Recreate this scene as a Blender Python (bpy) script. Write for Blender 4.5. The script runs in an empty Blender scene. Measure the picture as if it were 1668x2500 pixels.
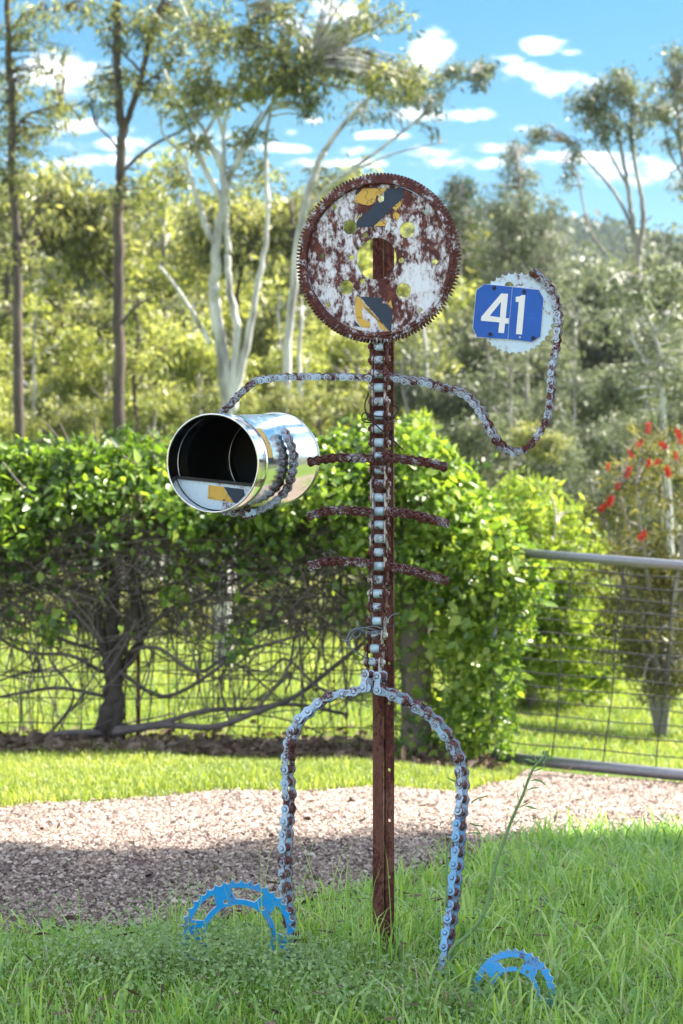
import bpy, math, random
import numpy as np
from mathutils import Matrix, Vector

R = math.radians
rng = np.random.default_rng(11)
random.seed(5)
sc = bpy.context.scene
COL = sc.collection

# ------------------------------------------------------------------ camera
FPX, CX, CY, CAMH, D = 4891.0, 834.0, 1250.0, 0.994, 4.5
cam_d = bpy.data.cameras.new('camera')
cam = bpy.data.objects.new('camera', cam_d); COL.objects.link(cam)
cam.location = (0, 0, CAMH); cam.rotation_euler = (R(90), 0, 0)
cam_d.sensor_fit = 'VERTICAL'; cam_d.sensor_height = 36; cam_d.lens = FPX / 2500 * 36
cam_d.clip_start = 0.1; cam_d.clip_end = 4000
cam_d.dof.use_dof = True; cam_d.dof.focus_distance = 4.48; cam_d.dof.aperture_fstop = 6.3
cam_d.dof.aperture_blades = 9
sc.camera = cam

# ------------------------------------------------------------------ sun, sky, exposure
SUN_AZ, SUN_EL = 68.0, 49.0                       # azimuth to the right of the view direction
sun_d = bpy.data.lights.new('sun', 'SUN'); sun_d.energy = 2.0; sun_d.angle = R(0.5); sun_d.color = (1, .93, .80)
sun = bpy.data.objects.new('sun', sun_d); COL.objects.link(sun)
SUNV = Vector((math.sin(R(SUN_AZ)) * math.cos(R(SUN_EL)), math.cos(R(SUN_AZ)) * math.cos(R(SUN_EL)), math.sin(R(SUN_EL))))
sun.rotation_euler = SUNV.to_track_quat('Z', 'Y').to_euler()

world = bpy.data.worlds.new('World'); sc.world = world; world.use_nodes = True
wn, wl = world.node_tree.nodes, world.node_tree.links
wn.clear()
CLOUDS = [(120,180,135,62),(215,312,95,20),(270,352,140,20),(800,45,150,50),(1050,140,60,62),(1325,110,62,20),
          (1395,128,28,9),(1232,142,40,13),(1262,178,66,24),(1385,205,80,32),(1070,280,135,17),(1275,316,60,20),
          (1190,358,66,17),(925,332,66,12),(985,372,150,17),(770,295,26,9),(712,322,22,9),(560,330,90,18),(1640,270,60,16),(450,365,200,16),(1560,425,190,34),(1390,388,170,20),(1130,398,190,14),(840,398,150,14),(250,392,200,16),(640,362,120,14)]
def wnode(t, **k):
    n = wn.new(t)
    for a, v in k.items(): setattr(n, a, v)
    return n
def wmath(op, a, b=None, c=None, clamp=False):
    n = wnode('ShaderNodeMath', operation=op, use_clamp=clamp)
    for i, x in enumerate((a, b, c)):
        if x is None: continue
        if isinstance(x, (int, float)): n.inputs[i].default_value = x
        else: wl.new(x, n.inputs[i])
    return n.outputs[0]
w_out = wnode('ShaderNodeOutputWorld'); w_bg = wnode('ShaderNodeBackground')
w_sky = wnode('ShaderNodeTexSky', sky_type='NISHITA')
w_sky.sun_disc = False; w_sky.sun_elevation = R(SUN_EL); w_sky.sun_rotation = R(SUN_AZ)
w_sky.air_density = 1.0; w_sky.dust_density = 0.3; w_sky.ozone_density = 2.5; w_sky.altitude = 200
w_tc = wnode('ShaderNodeTexCoord'); w_sep = wnode('ShaderNodeSeparateXYZ')
wl.new(w_tc.outputs['Generated'], w_sep.inputs[0])
dx, dy, dz = w_sep.outputs
ady = wmath('MAXIMUM', dy, 0.05)
cu = wmath('DIVIDE', dx, ady); cv = wmath('DIVIDE', dz, ady)
w_comb = wnode('ShaderNodeCombineXYZ'); wl.new(cu, w_comb.inputs[0]); wl.new(wmath('MULTIPLY', cv, 1.9), w_comb.inputs[1])
w_n1 = wnode('ShaderNodeTexNoise'); w_n1.inputs['Scale'].default_value = 34; w_n1.inputs['Detail'].default_value = 10; w_n1.inputs['Roughness'].default_value = .68; w_n1.inputs['Distortion'].default_value = .5
wl.new(w_comb.outputs[0], w_n1.inputs['Vector'])
nz = wmath('MULTIPLY', wmath('SUBTRACT', w_n1.outputs[0], 0.5), 7.5)
best = None
for (px, py, a, b) in CLOUDS:
    du = wmath('MULTIPLY', wmath('SUBTRACT', cu, (px - CX) / FPX), FPX / a)
    dv = wmath('MULTIPLY', wmath('SUBTRACT', cv, (CY - py) / FPX), FPX / b)
    d2 = wmath('MULTIPLY_ADD', dv, dv, wmath('MULTIPLY', du, du))
    best = d2 if best is None else wmath('MINIMUM', best, d2)
mask_a = wmath('SUBTRACT', 1.15, wmath('ADD', best, nz))
mask_a = wmath('POWER', wmath('MULTIPLY', mask_a, .55, clamp=True), 1.9)
front = wmath('MULTIPLY', wmath('SUBTRACT', dy, 0.9), 40.0, clamp=True)
mask_a = wmath('MULTIPLY', mask_a, front)
w_n2 = wnode('ShaderNodeTexNoise'); w_n2.inputs['Scale'].default_value = 5; w_n2.inputs['Detail'].default_value = 6
wl.new(w_tc.outputs['Generated'], w_n2.inputs['Vector'])
mask_b = wmath('MULTIPLY', wmath('SUBTRACT', w_n2.outputs[0], 0.47), 6.0, clamp=True)  # fuller cloud cover outside the view, added to fill the shade
mask_b = wmath('MULTIPLY', mask_b, wmath('SUBTRACT', 1.0, front))
mask = wmath('MAXIMUM', mask_a, mask_b)
mask = wmath('MULTIPLY', mask, 0.93)
w_hs = wnode('ShaderNodeHueSaturation'); w_hs.inputs['Hue'].default_value = .480; w_hs.inputs['Saturation'].default_value = 1.45; w_hs.inputs['Value'].default_value = 0.150
wl.new(w_sky.outputs[0], w_hs.inputs['Color'])
w_cr = wnode('ShaderNodeTexNoise'); w_cr.inputs['Scale'].default_value = 60; w_cr.inputs['Detail'].default_value = 4
wl.new(w_tc.outputs['Generated'], w_cr.inputs['Vector'])
w_cc = wnode('ShaderNodeCombineXYZ'); lum = wmath('MULTIPLY_ADD', wmath('SUBTRACT', w_cr.outputs[0], .5), 5.0, 3.7)
for k_, t_ in enumerate((1.0, 1.0, 1.03)): wl.new(wmath('MULTIPLY', lum, t_), w_cc.inputs[k_])
w_mix = wnode('ShaderNodeMix', data_type='RGBA')
wl.new(mask, w_mix.inputs[0]); wl.new(w_hs.outputs[0], w_mix.inputs[6]); wl.new(w_cc.outputs[0], w_mix.inputs[7])
wl.new(w_mix.outputs[2], w_bg.inputs['Color']); w_bg.inputs['Strength'].default_value = 0.10
wl.new(w_bg.outputs[0], w_out.inputs['Surface'])

sc.view_settings.view_transform = 'Standard'; sc.view_settings.look = 'None'
sc.view_settings.exposure = 3.4; sc.view_settings.gamma = 1; sc.view_settings.use_curve_mapping = False
cy = sc.cycles
cy.max_bounces = 6; cy.diffuse_bounces = 3; cy.glossy_bounces = 4; cy.transmission_bounces = 3; cy.transparent_max_bounces = 4
cy.use_denoising = True; cy.caustics_reflective = False; cy.caustics_refractive = False; cy.sample_clamp_indirect = 6

# ------------------------------------------------------------------ geometry helpers
def P(px, py, Y):
    return np.array(((px - CX) * Y / FPX, Y, CAMH - (py - CY) * Y / FPX))

def sstep(a, b, x):
    t = np.clip((np.asarray(x, float) - a) / (b - a), 0, 1); return t * t * (3 - 2 * t)

def gz(x, y):
    """height of the ground"""
    x = np.asarray(x, float); y = np.asarray(y, float)
    z = np.interp(y, [-400, 4.8, 10.3, 14, 30, 60, 120, 190, 300, 430, 480, 900],
                  [0, 0, -.24, -.27, -.32, -3, -10, -13, 15, 62, 66, 20])
    z = z - .10 * np.clip(x, 0, 6) * sstep(6.5, 10, y)
    far = sstep(200, 400, y)
    z = z + far * (2.5 * np.sin(x * .031 + .6) + 1.5 * np.sin(x * .083 + y * .01) - .07 * np.clip(x, -200, 200))
    near = 1 - sstep(30, 60, y)
    z = z + near * .012 * (np.sin(x * 2.3 + y * 1.1) + np.sin(y * 2.9 - x * 1.7 + 1) + .5 * np.sin(x * 6.1 + y * 5.3))
    return z

def mk_mesh(name, V, F4=None, F3=None, smooth=False):
    me = bpy.data.meshes.new(name)
    V = np.ascontiguousarray(V, np.float32).reshape(-1, 3)
    F4 = np.zeros((0, 4), np.int32) if F4 is None else np.asarray(F4, np.int32).reshape(-1, 4)
    F3 = np.zeros((0, 3), np.int32) if F3 is None else np.asarray(F3, np.int32).reshape(-1, 3)
    n4, n3 = len(F4), len(F3)
    me.vertices.add(len(V)); me.vertices.foreach_set('co', V.ravel())
    me.loops.add(n4 * 4 + n3 * 3)
    me.loops.foreach_set('vertex_index', np.concatenate((F4.ravel(), F3.ravel())).astype(np.int32))
    me.polygons.add(n4 + n3)
    st = np.concatenate((np.arange(n4) * 4, n4 * 4 + np.arange(n3) * 3)).astype(np.int32)
    me.polygons.foreach_set('loop_start', st)
    me.polygons.foreach_set('loop_total', np.concatenate((np.full(n4, 4), np.full(n3, 3))).astype(np.int32))
    if smooth: me.polygons.foreach_set('use_smooth', np.ones(n4 + n3, bool))
    me.update(calc_edges=True); me.validate()
    return me

class MB:
    """collects pieces into one mesh"""
    def __init__(s): s.V = []; s.F4 = []; s.F3 = []; s.n = 0
    def add(s, V, F4=None, F3=None):
        V = np.asarray(V, float).reshape(-1, 3)
        if F4 is not None and len(F4): s.F4.append(np.asarray(F4).reshape(-1, 4) + s.n)
        if F3 is not None and len(F3): s.F3.append(np.asarray(F3).reshape(-1, 3) + s.n)
        s.V.append(V); s.n += len(V)
    def mesh(s, name, smooth=False, off=(0, 0, 0)):
        V = np.concatenate(s.V) - np.array(off)
        return mk_mesh(name, V, np.concatenate(s.F4) if s.F4 else None, np.concatenate(s.F3) if s.F3 else None, smooth)

def tube(mb, pts, rad, n=6, cap=True):
    pts = np.asarray(pts, float); m = len(pts)
    rad = np.full(m, rad, float) if np.isscalar(rad) else np.asarray(rad, float)
    t = np.gradient(pts, axis=0); t /= np.linalg.norm(t, axis=1)[:, None] + 1e-9
    ref = np.array((0, 0, 1.)) if abs(t[:, 2]).mean() < .8 else np.array((1., 0, 0))
    a = np.cross(t, ref); a /= np.linalg.norm(a, axis=1)[:, None] + 1e-9
    b = np.cross(t, a)
    th = np.arange(n) * 2 * math.pi / n
    V = pts[:, None] + rad[:, None, None] * (np.cos(th)[None, :, None] * a[:, None] + np.sin(th)[None, :, None] * b[:, None])
    i = np.arange(m - 1)[:, None] * n; j = np.arange(n)[None]; k = (j + 1) % n
    F = np.stack((i + j, i + k, i + n + k, i + n + j), -1).reshape(-1, 4)
    V = V.reshape(-1, 3); F3 = None
    if cap:
        V = np.concatenate((V, pts[:1], pts[-1:]))
        c0, c1 = m * n, m * n + 1; e = (m - 1) * n
        F3 = [(c0, (q + 1) % n, q) for q in range(n)] + [(c1, e + q, e + (q + 1) % n) for q in range(n)]
    mb.add(V, F, F3)

def smooth_path(pts, n=8):
    """Catmull-Rom through the points"""
    p = np.asarray(pts, float)
    if len(p) < 3:
        t = np.linspace(0, 1, n + 1)[:, None]; return p[0] * (1 - t) + p[-1] * t
    q = np.concatenate((2 * p[:1] - p[1:2], p, 2 * p[-1:] - p[-2:-1]))
    out = []
    for i in range(1, len(q) - 2):
        t = np.linspace(0, 1, n, endpoint=False)[:, None]
        out.append(.5 * (2 * q[i] + (q[i + 1] - q[i - 1]) * t + (2 * q[i - 1] - 5 * q[i] + 4 * q[i + 1] - q[i + 2]) * t ** 2
                         + (-q[i - 1] + 3 * q[i] - 3 * q[i + 1] + q[i + 2]) * t ** 3))
    out.append(p[-1:])
    return np.concatenate(out)

def resample(pts, step=None, count=None):
    p = np.asarray(pts, float); s = np.concatenate(([0], np.cumsum(np.linalg.norm(np.diff(p, axis=0), axis=1))))
    n = count or max(2, int(round(s[-1] / step)) + 1)
    q = np.linspace(0, s[-1], n)
    return np.stack([np.interp(q, s, p[:, k]) for k in range(p.shape[1])], 1)

def link_obj(name, me, m=None, parent=None, loc=None):
    o = bpy.data.objects.new(name, me); COL.objects.link(o)
    if m is not None and me is not None and not me.materials: me.materials.append(m)
    if parent is not None: o.parent = parent
    if loc is not None: o.location = loc
    return o

def tag(o, label=None, cat=None, group=None, kind=None):
    if label: o['label'] = label
    if cat: o['category'] = cat
    if group: o['group'] = group
    if kind: o['kind'] = kind
    return o

def thing(name, label, cat, loc=(0, 0, 0), group=None):
    o = bpy.data.objects.new(name, None); COL.objects.link(o); o.location = loc; o.empty_display_size = .1
    return tag(o, label, cat, group)

def part(name, mb, m, parent, smooth=False, base=None):
    """mesh built in world coordinates, linked under PARENT that stands (unrotated) at base"""
    b = Vector(base) if base is not None else (parent.location if parent else Vector((0, 0, 0)))
    me = mb if isinstance(mb, bpy.types.Mesh) else mb.mesh(name, smooth, b)
    return link_obj(name, me, m, parent)

def flat(outer, holes=(), depth=.004, bevel=0.0):
    """2D outline with holes -> solid plate mesh, local x,y plane, thickness along z (centred)"""
    cu_ = bpy.data.curves.new('outline', 'CURVE'); cu_.dimensions = '2D'; cu_.fill_mode = 'BOTH'
    cu_.extrude = max(depth / 2 - bevel, 1e-5); cu_.bevel_depth = bevel; cu_.bevel_resolution = 1
    if bevel: cu_.offset = -bevel
    for pl in [outer] + list(holes):
        sp = cu_.splines.new('POLY'); sp.points.add(len(pl) - 1); sp.use_cyclic_u = True
        for k, (x, y) in enumerate(pl): sp.points[k].co = (x, y, 0, 1)
    ob = bpy.data.objects.new('outline', cu_)
    me = bpy.data.meshes.new_from_object(ob)
    bpy.data.objects.remove(ob); bpy.data.curves.remove(cu_)
    return me

def circ(cx, cy_, r, n=24):
    return [(cx + r * math.cos(2 * math.pi * k / n), cy_ + r * math.sin(2 * math.pi * k / n)) for k in range(n)]

def mesh_arrays(me):
    V = np.zeros(len(me.vertices) * 3, np.float32); me.vertices.foreach_get('co', V)
    F4, F3 = [], []
    for p in me.polygons:
        v = list(p.vertices)
        if len(v) == 3: F3.append(v)
        elif len(v) == 4: F4.append(v)
        else:
            for k in range(1, len(v) - 1): F3.append((v[0], v[k], v[k + 1]))
    return V.reshape(-1, 3), F4, F3

def frame(o, ux, uy):
    ux = Vector(ux).normalized(); uy = Vector(uy); uy = (uy - ux * uy.dot(ux)).normalized(); n = ux.cross(uy)
    return Matrix(((ux.x, uy.x, n.x, o[0]), (ux.y, uy.y, n.y, o[1]), (ux.z, uy.z, n.z, o[2]), (0, 0, 0, 1)))

class Plane:
    """a tilted plane in the scene: photo points -> coordinates in the plane"""
    def __init__(s, px, py, Y, yaw=0, pitch=0):
        s.o = Vector(P(px, py, Y))
        s.ux = Vector((math.cos(R(yaw)), math.sin(R(yaw)), 0))
        s.uy = Vector((0, math.sin(R(pitch)), math.cos(R(pitch))))
        s.uy = (s.uy - s.ux * s.uy.dot(s.ux)).normalized(); s.n = s.ux.cross(s.uy)       # n faces the camera
        s.M = frame(s.o, s.ux, s.uy)
    def uv(s, px, py):
        d = Vector(((px - CX) / FPX, 1, (CY - py) / FPX)); c = Vector((0, 0, CAMH))
        t = (s.o - c).dot(s.n) / d.dot(s.n); q = c + d * t - s.o
        return (q.dot(s.ux), q.dot(s.uy))
    def at(s, lift): return Matrix.Translation(s.n * lift) @ s.M

def put(name, me, m, M, parent, base):
    """world matrix M, under unrotated parent standing at base"""
    o = link_obj(name, me, m, parent); o.matrix_basis = Matrix.Translation(-Vector(base)) @ M
    return o

# ------------------------------------------------------------------ materials
def new_mat(name):
    m = bpy.data.materials.new(name); m.use_nodes = True; nt = m.node_tree; nt.nodes.clear()
    out = nt.nodes.new('ShaderNodeOutputMaterial')
    return m, nt, out
def N(nt, t, **k):
    n = nt.nodes.new(t)
    for a, v in k.items():
        if a in n.inputs: n.inputs[a].default_value = v
        else: setattr(n, a, v)
    return n
def noise(nt, vec, scale, detail=4, rough=.55):
    n = N(nt, 'ShaderNodeTexNoise'); n.inputs['Scale'].default_value = scale; n.inputs['Detail'].default_value = detail
    n.inputs['Roughness'].default_value = rough
    if vec is not None: nt.links.new(vec, n.inputs['Vector'])
    return n.outputs[0]
def ramp(nt, fac, stops):
    r = N(nt, 'ShaderNodeValToRGB'); e = r.color_ramp.elements
    while len(e) < len(stops): e.new(.5)
    for k, (p, c) in enumerate(stops):
        e[k].position = p; e[k].color = (*c, 1) if len(c) == 3 else c
    nt.links.new(fac, r.inputs[0]); return r.outputs[0]
def mathn(nt, op, a, b=0.0, clamp=False):
    n = N(nt, 'ShaderNodeMath', operation=op, use_clamp=clamp)
    for i, x in enumerate((a, b)):
        if isinstance(x, (int, float)): n.inputs[i].default_value = x
        else: nt.links.new(x, n.inputs[i])
    return n.outputs[0]
def mixc(nt, fac, a, b, mode='MIX'):
    n = N(nt, 'ShaderNodeMix', data_type='RGBA', blend_type=mode)
    for i, x in ((0, fac), (6, a), (7, b)):
        if isinstance(x, (int, float)): n.inputs[i].default_value = x
        elif isinstance(x, tuple): n.inputs[i].default_value = (*x, 1)
        else: nt.links.new(x, n.inputs[i])
    return n.outputs[2]
def bump(nt, h, s, dist=.002):
    b = N(nt, 'ShaderNodeBump'); b.inputs['Strength'].default_value = s; b.inputs['Distance'].default_value = dist
    nt.links.new(h, b.inputs['Height']); return b.outputs[0]
def pos(nt, sx=1, sy=1, sz=1):
    g = N(nt, 'ShaderNodeNewGeometry'); mp = N(nt, 'ShaderNodeMapping'); mp.inputs['Scale'].default_value = (sx, sy, sz)
    nt.links.new(g.outputs['Position'], mp.inputs['Vector']); return mp.outputs[0]

RUST_D, RUST_M, RUST_L = (.036, .0090, .0105), (.092, .022, .021), (.21, .070, .032)
def rust_paint(name, paint, paint2, amount, scale=60, streak=1.0, objrand=0.0, shine=.45):
    """old paint flaking off rusted steel; amount 0..1 rust"""
    m, nt, out = new_mat(name); L = nt.links.new
    v = pos(nt, 1, 1, 1 / streak)
    big = noise(nt, v, scale * .30, 3, .5); mid = noise(nt, v, scale, 6, .7); fine = noise(nt, pos(nt, 1, 1, 1 / (.5 + .5 * streak)), scale * 3.6, 4, .65)
    h = mathn(nt, 'ADD', mathn(nt, 'MULTIPLY', big, .42), mathn(nt, 'ADD', mathn(nt, 'MULTIPLY', mid, .52), mathn(nt, 'MULTIPLY', fine, .33)))
    if objrand:
        oi = N(nt, 'ShaderNodeObjectInfo'); h = mathn(nt, 'ADD', h, mathn(nt, 'MULTIPLY', mathn(nt, 'SUBTRACT', oi.outputs['Random'], .5), objrand))
    th = .635 + (.5 - amount) * .36
    f = mathn(nt, 'MULTIPLY', mathn(nt, 'SUBTRACT', h, th), 14, True)
    edge = mathn(nt, 'MULTIPLY', mathn(nt, 'SUBTRACT', h, th - .07), 9, True)
    pc = mixc(nt, mid, paint, paint2)
    pc = mixc(nt, mathn(nt, 'MULTIPLY', edge, .36), pc, (.34, .17, .13))
    rc = ramp(nt, noise(nt, pos(nt), scale * 1.7, 5, .7), [(.30, RUST_D), (.52, RUST_M), (.74, RUST_L)])
    c = mixc(nt, f, pc, rc)
    b = N(nt, 'ShaderNodeBsdfPrincipled'); L(c, b.inputs['Base Color'])
    L(mathn(nt, 'ADD', shine, mathn(nt, 'MULTIPLY', f, .38)), b.inputs['Roughness'])
    hh = mathn(nt, 'ADD', mathn(nt, 'MULTIPLY', fine, .6), mathn(nt, 'MULTIPLY', f, -.8))
    L(bump(nt, hh, .55, .0012), b.inputs['Normal']); L(b.outputs[0], out.inputs[0])
    return m
def plain(name, col, rough=.6, metal=0, var=.25, scale=40, b_=.25, dist=.002, stretch=(1, 1, 1)):
    m, nt, out = new_mat(name); L = nt.links.new
    n = noise(nt, pos(nt, *stretch), scale, 5, .65)
    c = mixc(nt, n, tuple(x * (1 - var) for x in col), tuple(min(1, x * (1 + var)) for x in col))
    b = N(nt, 'ShaderNodeBsdfPrincipled'); L(c, b.inputs['Base Color']); b.inputs['Roughness'].default_value = rough
    b.inputs['Metallic'].default_value = metal
    if b_: L(bump(nt, n, b_, dist), b.inputs['Normal'])
    L(b.outputs[0], out.inputs[0]); return m
def leafmat(name, cols, trans=.42, rough=.5, spec=.35, tcol=1.25, tint=(1.35, 1.3, .55)):
    """cols: ramp over a random number per leaf; light also comes through the blade"""
    m, nt, out = new_mat(name); L = nt.links.new
    g = N(nt, 'ShaderNodeNewGeometry')
    n = noise(nt, pos(nt), 1.3, 2)
    f = mathn(nt, 'ADD', mathn(nt, 'MULTIPLY', g.outputs['Random Per Island'], .7), mathn(nt, 'MULTIPLY', mathn(nt, 'SUBTRACT', n, .35), .8), True)
    c = ramp(nt, f, [(k / (len(cols) - 1), x) for k, x in enumerate(cols)])
    b = N(nt, 'ShaderNodeBsdfPrincipled'); L(c, b.inputs['Base Color']); b.inputs['Roughness'].default_value = rough
    b.inputs['Specular IOR Level'].default_value = spec
    t = N(nt, 'ShaderNodeBsdfTranslucent'); L(mixc(nt, 1.0, c, tuple(tcol * q_ for q_ in tint), 'MULTIPLY'), t.inputs['Color'])
    mx = N(nt, 'ShaderNodeMixShader'); mx.inputs[0].default_value = trans
    L(b.outputs[0], mx.inputs[1]); L(t.outputs[0], mx.inputs[2]); L(mx.outputs[0], out.inputs[0])
    return m

M = {}
M['head'] = rust_paint('head_paint', (.70, .76, .88), (.80, .83, .90), .60, 30, 2.0, shine=.4)
M['head_rim'] = rust_paint('rim_rust', (.55, .62, .75), (.62, .66, .75), .80, 60, 1.2)
M['arm'] = rust_paint('arm_paint', (.40, .58, .82), (.60, .70, .85), .53, 85, 1, .14)
M['rib'] = rust_paint('rib_rust', (.45, .55, .72), (.58, .62, .72), .74, 85, 1, .06)
M['spine'] = rust_paint('spine_plates', (.62, .62, .62), (.52, .50, .48), .66, 70, 1.6, .2)
M['roller'] = rust_paint('roller_paint', (.38, .58, .74), (.58, .72, .82), .42, 90, 1, .14, .3)
M['leg'] = rust_paint('leg_paint', (.36, .56, .84), (.56, .72, .92), .47, 75, 1.2, .10)
M['edge'] = rust_paint('edge_rust_shade', (.20, .26, .36), (.25, .3, .4), .82, 90)  # rusty edges coloured darker to put shade into the gaps between links
M['leg_blue'] = rust_paint('leg_blue_paint', (.16, .45, .82), (.26, .54, .88), .42, 75, 1.2, .10)
M['hand'] = rust_paint('hand_paint', (.50, .68, .86), (.64, .78, .90), .30, 45, 1.2)
M['foot'] = rust_paint('foot_blue', (.008, .29, .76), (.012, .36, .82), .27, 60, 1, shine=.4)
M['post'] = rust_paint('post_rust', (.11, .032, .022), (.15, .045, .03), .62, 55, 3, shine=.7)
M['plate_blue'] = None
def plate_blue():
    m, nt, out = new_mat('blue_number_plate'); L = nt.links.new
    s = noise(nt, pos(nt, 8, 8, 220), 3, 3, .6)
    f = mathn(nt, 'MULTIPLY', mathn(nt, 'SUBTRACT', s, .70), 9, True)
    big = noise(nt, pos(nt), 18, 3)
    c = mixc(nt, big, (.002, .075, .42), (.003, .115, .54)); c = mixc(nt, mathn(nt, 'MULTIPLY', f, .55), c, (.35, .5, .8))
    b = N(nt, 'ShaderNodeBsdfPrincipled'); L(c, b.inputs['Base Color']); b.inputs['Roughness'].default_value = .38
    L(b.outputs[0], out.inputs[0]); return m
M['plate_blue'] = plate_blue()
M['white'] = plain('white_paint', (.82, .82, .83), .5, 0, .06, 30, .1)
M['black'] = plain('black_bolt', (.012, .011, .012), .6, 0, .5, 60)
M['navy'] = plain('navy_reflective_tape', (.014, .030, .062), .55, 0, .35, 60, .2)
def yellow():
    m, nt, out = new_mat('cracked_yellow_tape'); L = nt.links.new
    v = N(nt, 'ShaderNodeTexVoronoi', feature='DISTANCE_TO_EDGE'); wv = N(nt, 'ShaderNodeTexNoise'); wv.inputs['Scale'].default_value = 30; L(pos(nt), wv.inputs['Vector']); L(mixc(nt, .06, pos(nt), wv.outputs['Color']), v.inputs['Vector']); v.inputs['Scale'].default_value = 24
    f = mathn(nt, 'LESS_THAN', v.outputs[0], .012)
    c = mixc(nt, noise(nt, pos(nt), 40), (.58, .35, .05), (.70, .45, .09)); c = mixc(nt, f, c, (.10, .05, .02))
    b = N(nt, 'ShaderNodeBsdfPrincipled'); L(c, b.inputs['Base Color']); b.inputs['Roughness'].default_value = .5
    L(b.outputs[0], out.inputs[0]); return m
M['yellow'] = yellow()
def tin():
    m, nt, out = new_mat('bright_tinplate'); L = nt.links.new
    n = noise(nt, pos(nt), 7, 3); s = noise(nt, pos(nt, 3, 3, 60), 4, 4, .6)
    b = N(nt, 'ShaderNodeBsdfPrincipled'); b.inputs['Metallic'].default_value = 1
    L(mixc(nt, s, (.72, .72, .71), (.84, .84, .83)), b.inputs['Base Color'])
    w_ = noise(nt, pos(nt, 1, 1, .4), 26, 6, .7); L(mathn(nt, 'ADD', mathn(nt, 'MULTIPLY', mathn(nt, 'SUBTRACT', w_, .5), .9, True), mathn(nt, 'ADD', .06, mathn(nt, 'MULTIPLY', s, .10))), b.inputs['Roughness'])
    L(bump(nt, mathn(nt, 'ADD', n, mathn(nt, 'MULTIPLY', s, .16)), .16, .006), b.inputs['Normal']); L(b.outputs[0], out.inputs[0]); return m
M['tin'] = tin()
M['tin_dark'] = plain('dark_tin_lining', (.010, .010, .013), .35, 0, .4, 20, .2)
M['galv'] = plain('galvanised_pipe', (.24, .25, .29), .42, .6, .2, 30, .2)
M['wire'] = plain('fence_wire', (.045, .045, .052), .6, .4, .2, 30, 0)
M['tie_grey'] = plain('grey_tie_wire', (.17, .20, .25), .4, .7, .2, 60, 0)
M['tie_rust'] = plain('rusty_tie_wire', (.035, .015, .012), .7, .2, .4, 90, 0)
M['wood'] = plain('weathered_timber', (.20, .165, .14), .9, 0, .5, 26, .8, .01, (1, 1, .12))
M['vinewood'] = plain('vine_bark', (.075, .058, .054), .9, 0, .5, 30, .8, .01, (1, 1, .3))
M['twig'] = plain('vine_twigs', (.15, .125, .125), .9, 0, .6, 20, 0)
def bark(name, a, b_, sc_=9):
    m, nt, out = new_mat(name); L = nt.links.new
    f = noise(nt, pos(nt, 1, 1, .25), sc_, 5, .65)
    c = ramp(nt, f, [(.34, a), (.62, b_)])
    b = N(nt, 'ShaderNodeBsdfPrincipled'); L(c, b.inputs['Base Color']); b.inputs['Roughness'].default_value = .85
    L(bump(nt, f, .6, .03), b.inputs['Normal']); L(b.outputs[0], out.inputs[0]); return m
M['bark_dark'] = bark('ironbark', (.040, .030, .028), (.115, .085, .075))
M['bark_white'] = bark('smooth_gum_bark', (.17, .16, .16), (.62, .60, .59), 5)
M['bark_grey'] = bark('grey_gum_bark', (.15, .13, .125), (.36, .33, .31), 5)
M['leaf_gum'] = leafmat('gum_leaves', [(.050, .062, .034), (.13, .15, .065), (.31, .32, .13), (.56, .55, .27)], .40, .45, .45, 1.2, (1.25, 1.25, .70))
M['leaf_olive'] = leafmat('olive_gum_leaves', [(.050, .062, .042), (.11, .13, .083), (.21, .235, .145), (.42, .44, .30)], .32, .45, .45, 1.1, (1.15, 1.2, .85))  # greyer leaf colour carries the weaker sunlight of the right-hand woodland
M['leaf_bright'] = leafmat('bright_regrowth_leaves', [(.055, .072, .028), (.19, .22, .060), (.42, .45, .15), (.68, .67, .34)], .38, .45, .45, 1.2, (1.25, 1.25, .65))  # yellower, paler leaf colour carries the stronger sunlight of the left-hand woodland
M['leaf_dark'] = leafmat('dark_canopy_leaves', [(.035, .055, .030), (.05, .075, .035), (.07, .10, .04)], .3)
M['leaf_hedge'] = leafmat('creeper_leaves', [(.035, .075, .018), (.080, .155, .030), (.16, .26, .045), (.30, .40, .075), (.50, .52, .15)], .40, .36, .55, 1.25, (1.3, 1.3, .5))
M['leaf_lime'] = leafmat('lime_wattle_leaves', [(.12, .20, .045), (.25, .34, .07), (.42, .48, .14)], .45)
M['leaf_brush'] = leafmat('bottlebrush_leaves', [(.060, .070, .030), (.14, .14, .06), (.26, .24, .11)], .4)
M['red'] = leafmat('red_stamens', [(.38, .008, .010), (.52, .014, .014), (.66, .04, .03)], .35, .6, .2, .6)
M['grass'] = leafmat('verge_grass', [(.10, .20, .060), (.18, .35, .085), (.27, .46, .12), (.38, .54, .14), (.50, .58, .30)], .36, .32, .7)
M['straw'] = leafmat('dry_straw', [(.22, .17, .10), (.42, .35, .24), (.62, .56, .44)], .2, .6, .3)
M['lawn'] = leafmat('lawn_grass', [(.11, .17, .045), (.20, .27, .065), (.32, .37, .11), (.48, .48, .22)], .40, .45, .4)
M['clover'] = leafmat('creeping_weed_leaves', [(.14, .23, .10), (.24, .36, .15), (.38, .50, .28)], .3)
M['stalk'] = leafmat('weed_stalk', [(.18, .30, .13), (.26, .38, .18)], .2, .6, .2)
M['litter'] = leafmat('dry_leaf_litter', [(.05, .032, .024), (.12, .08, .06), (.22, .16, .13), (.30, .24, .20)], .15, .8, .2, .8)
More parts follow.
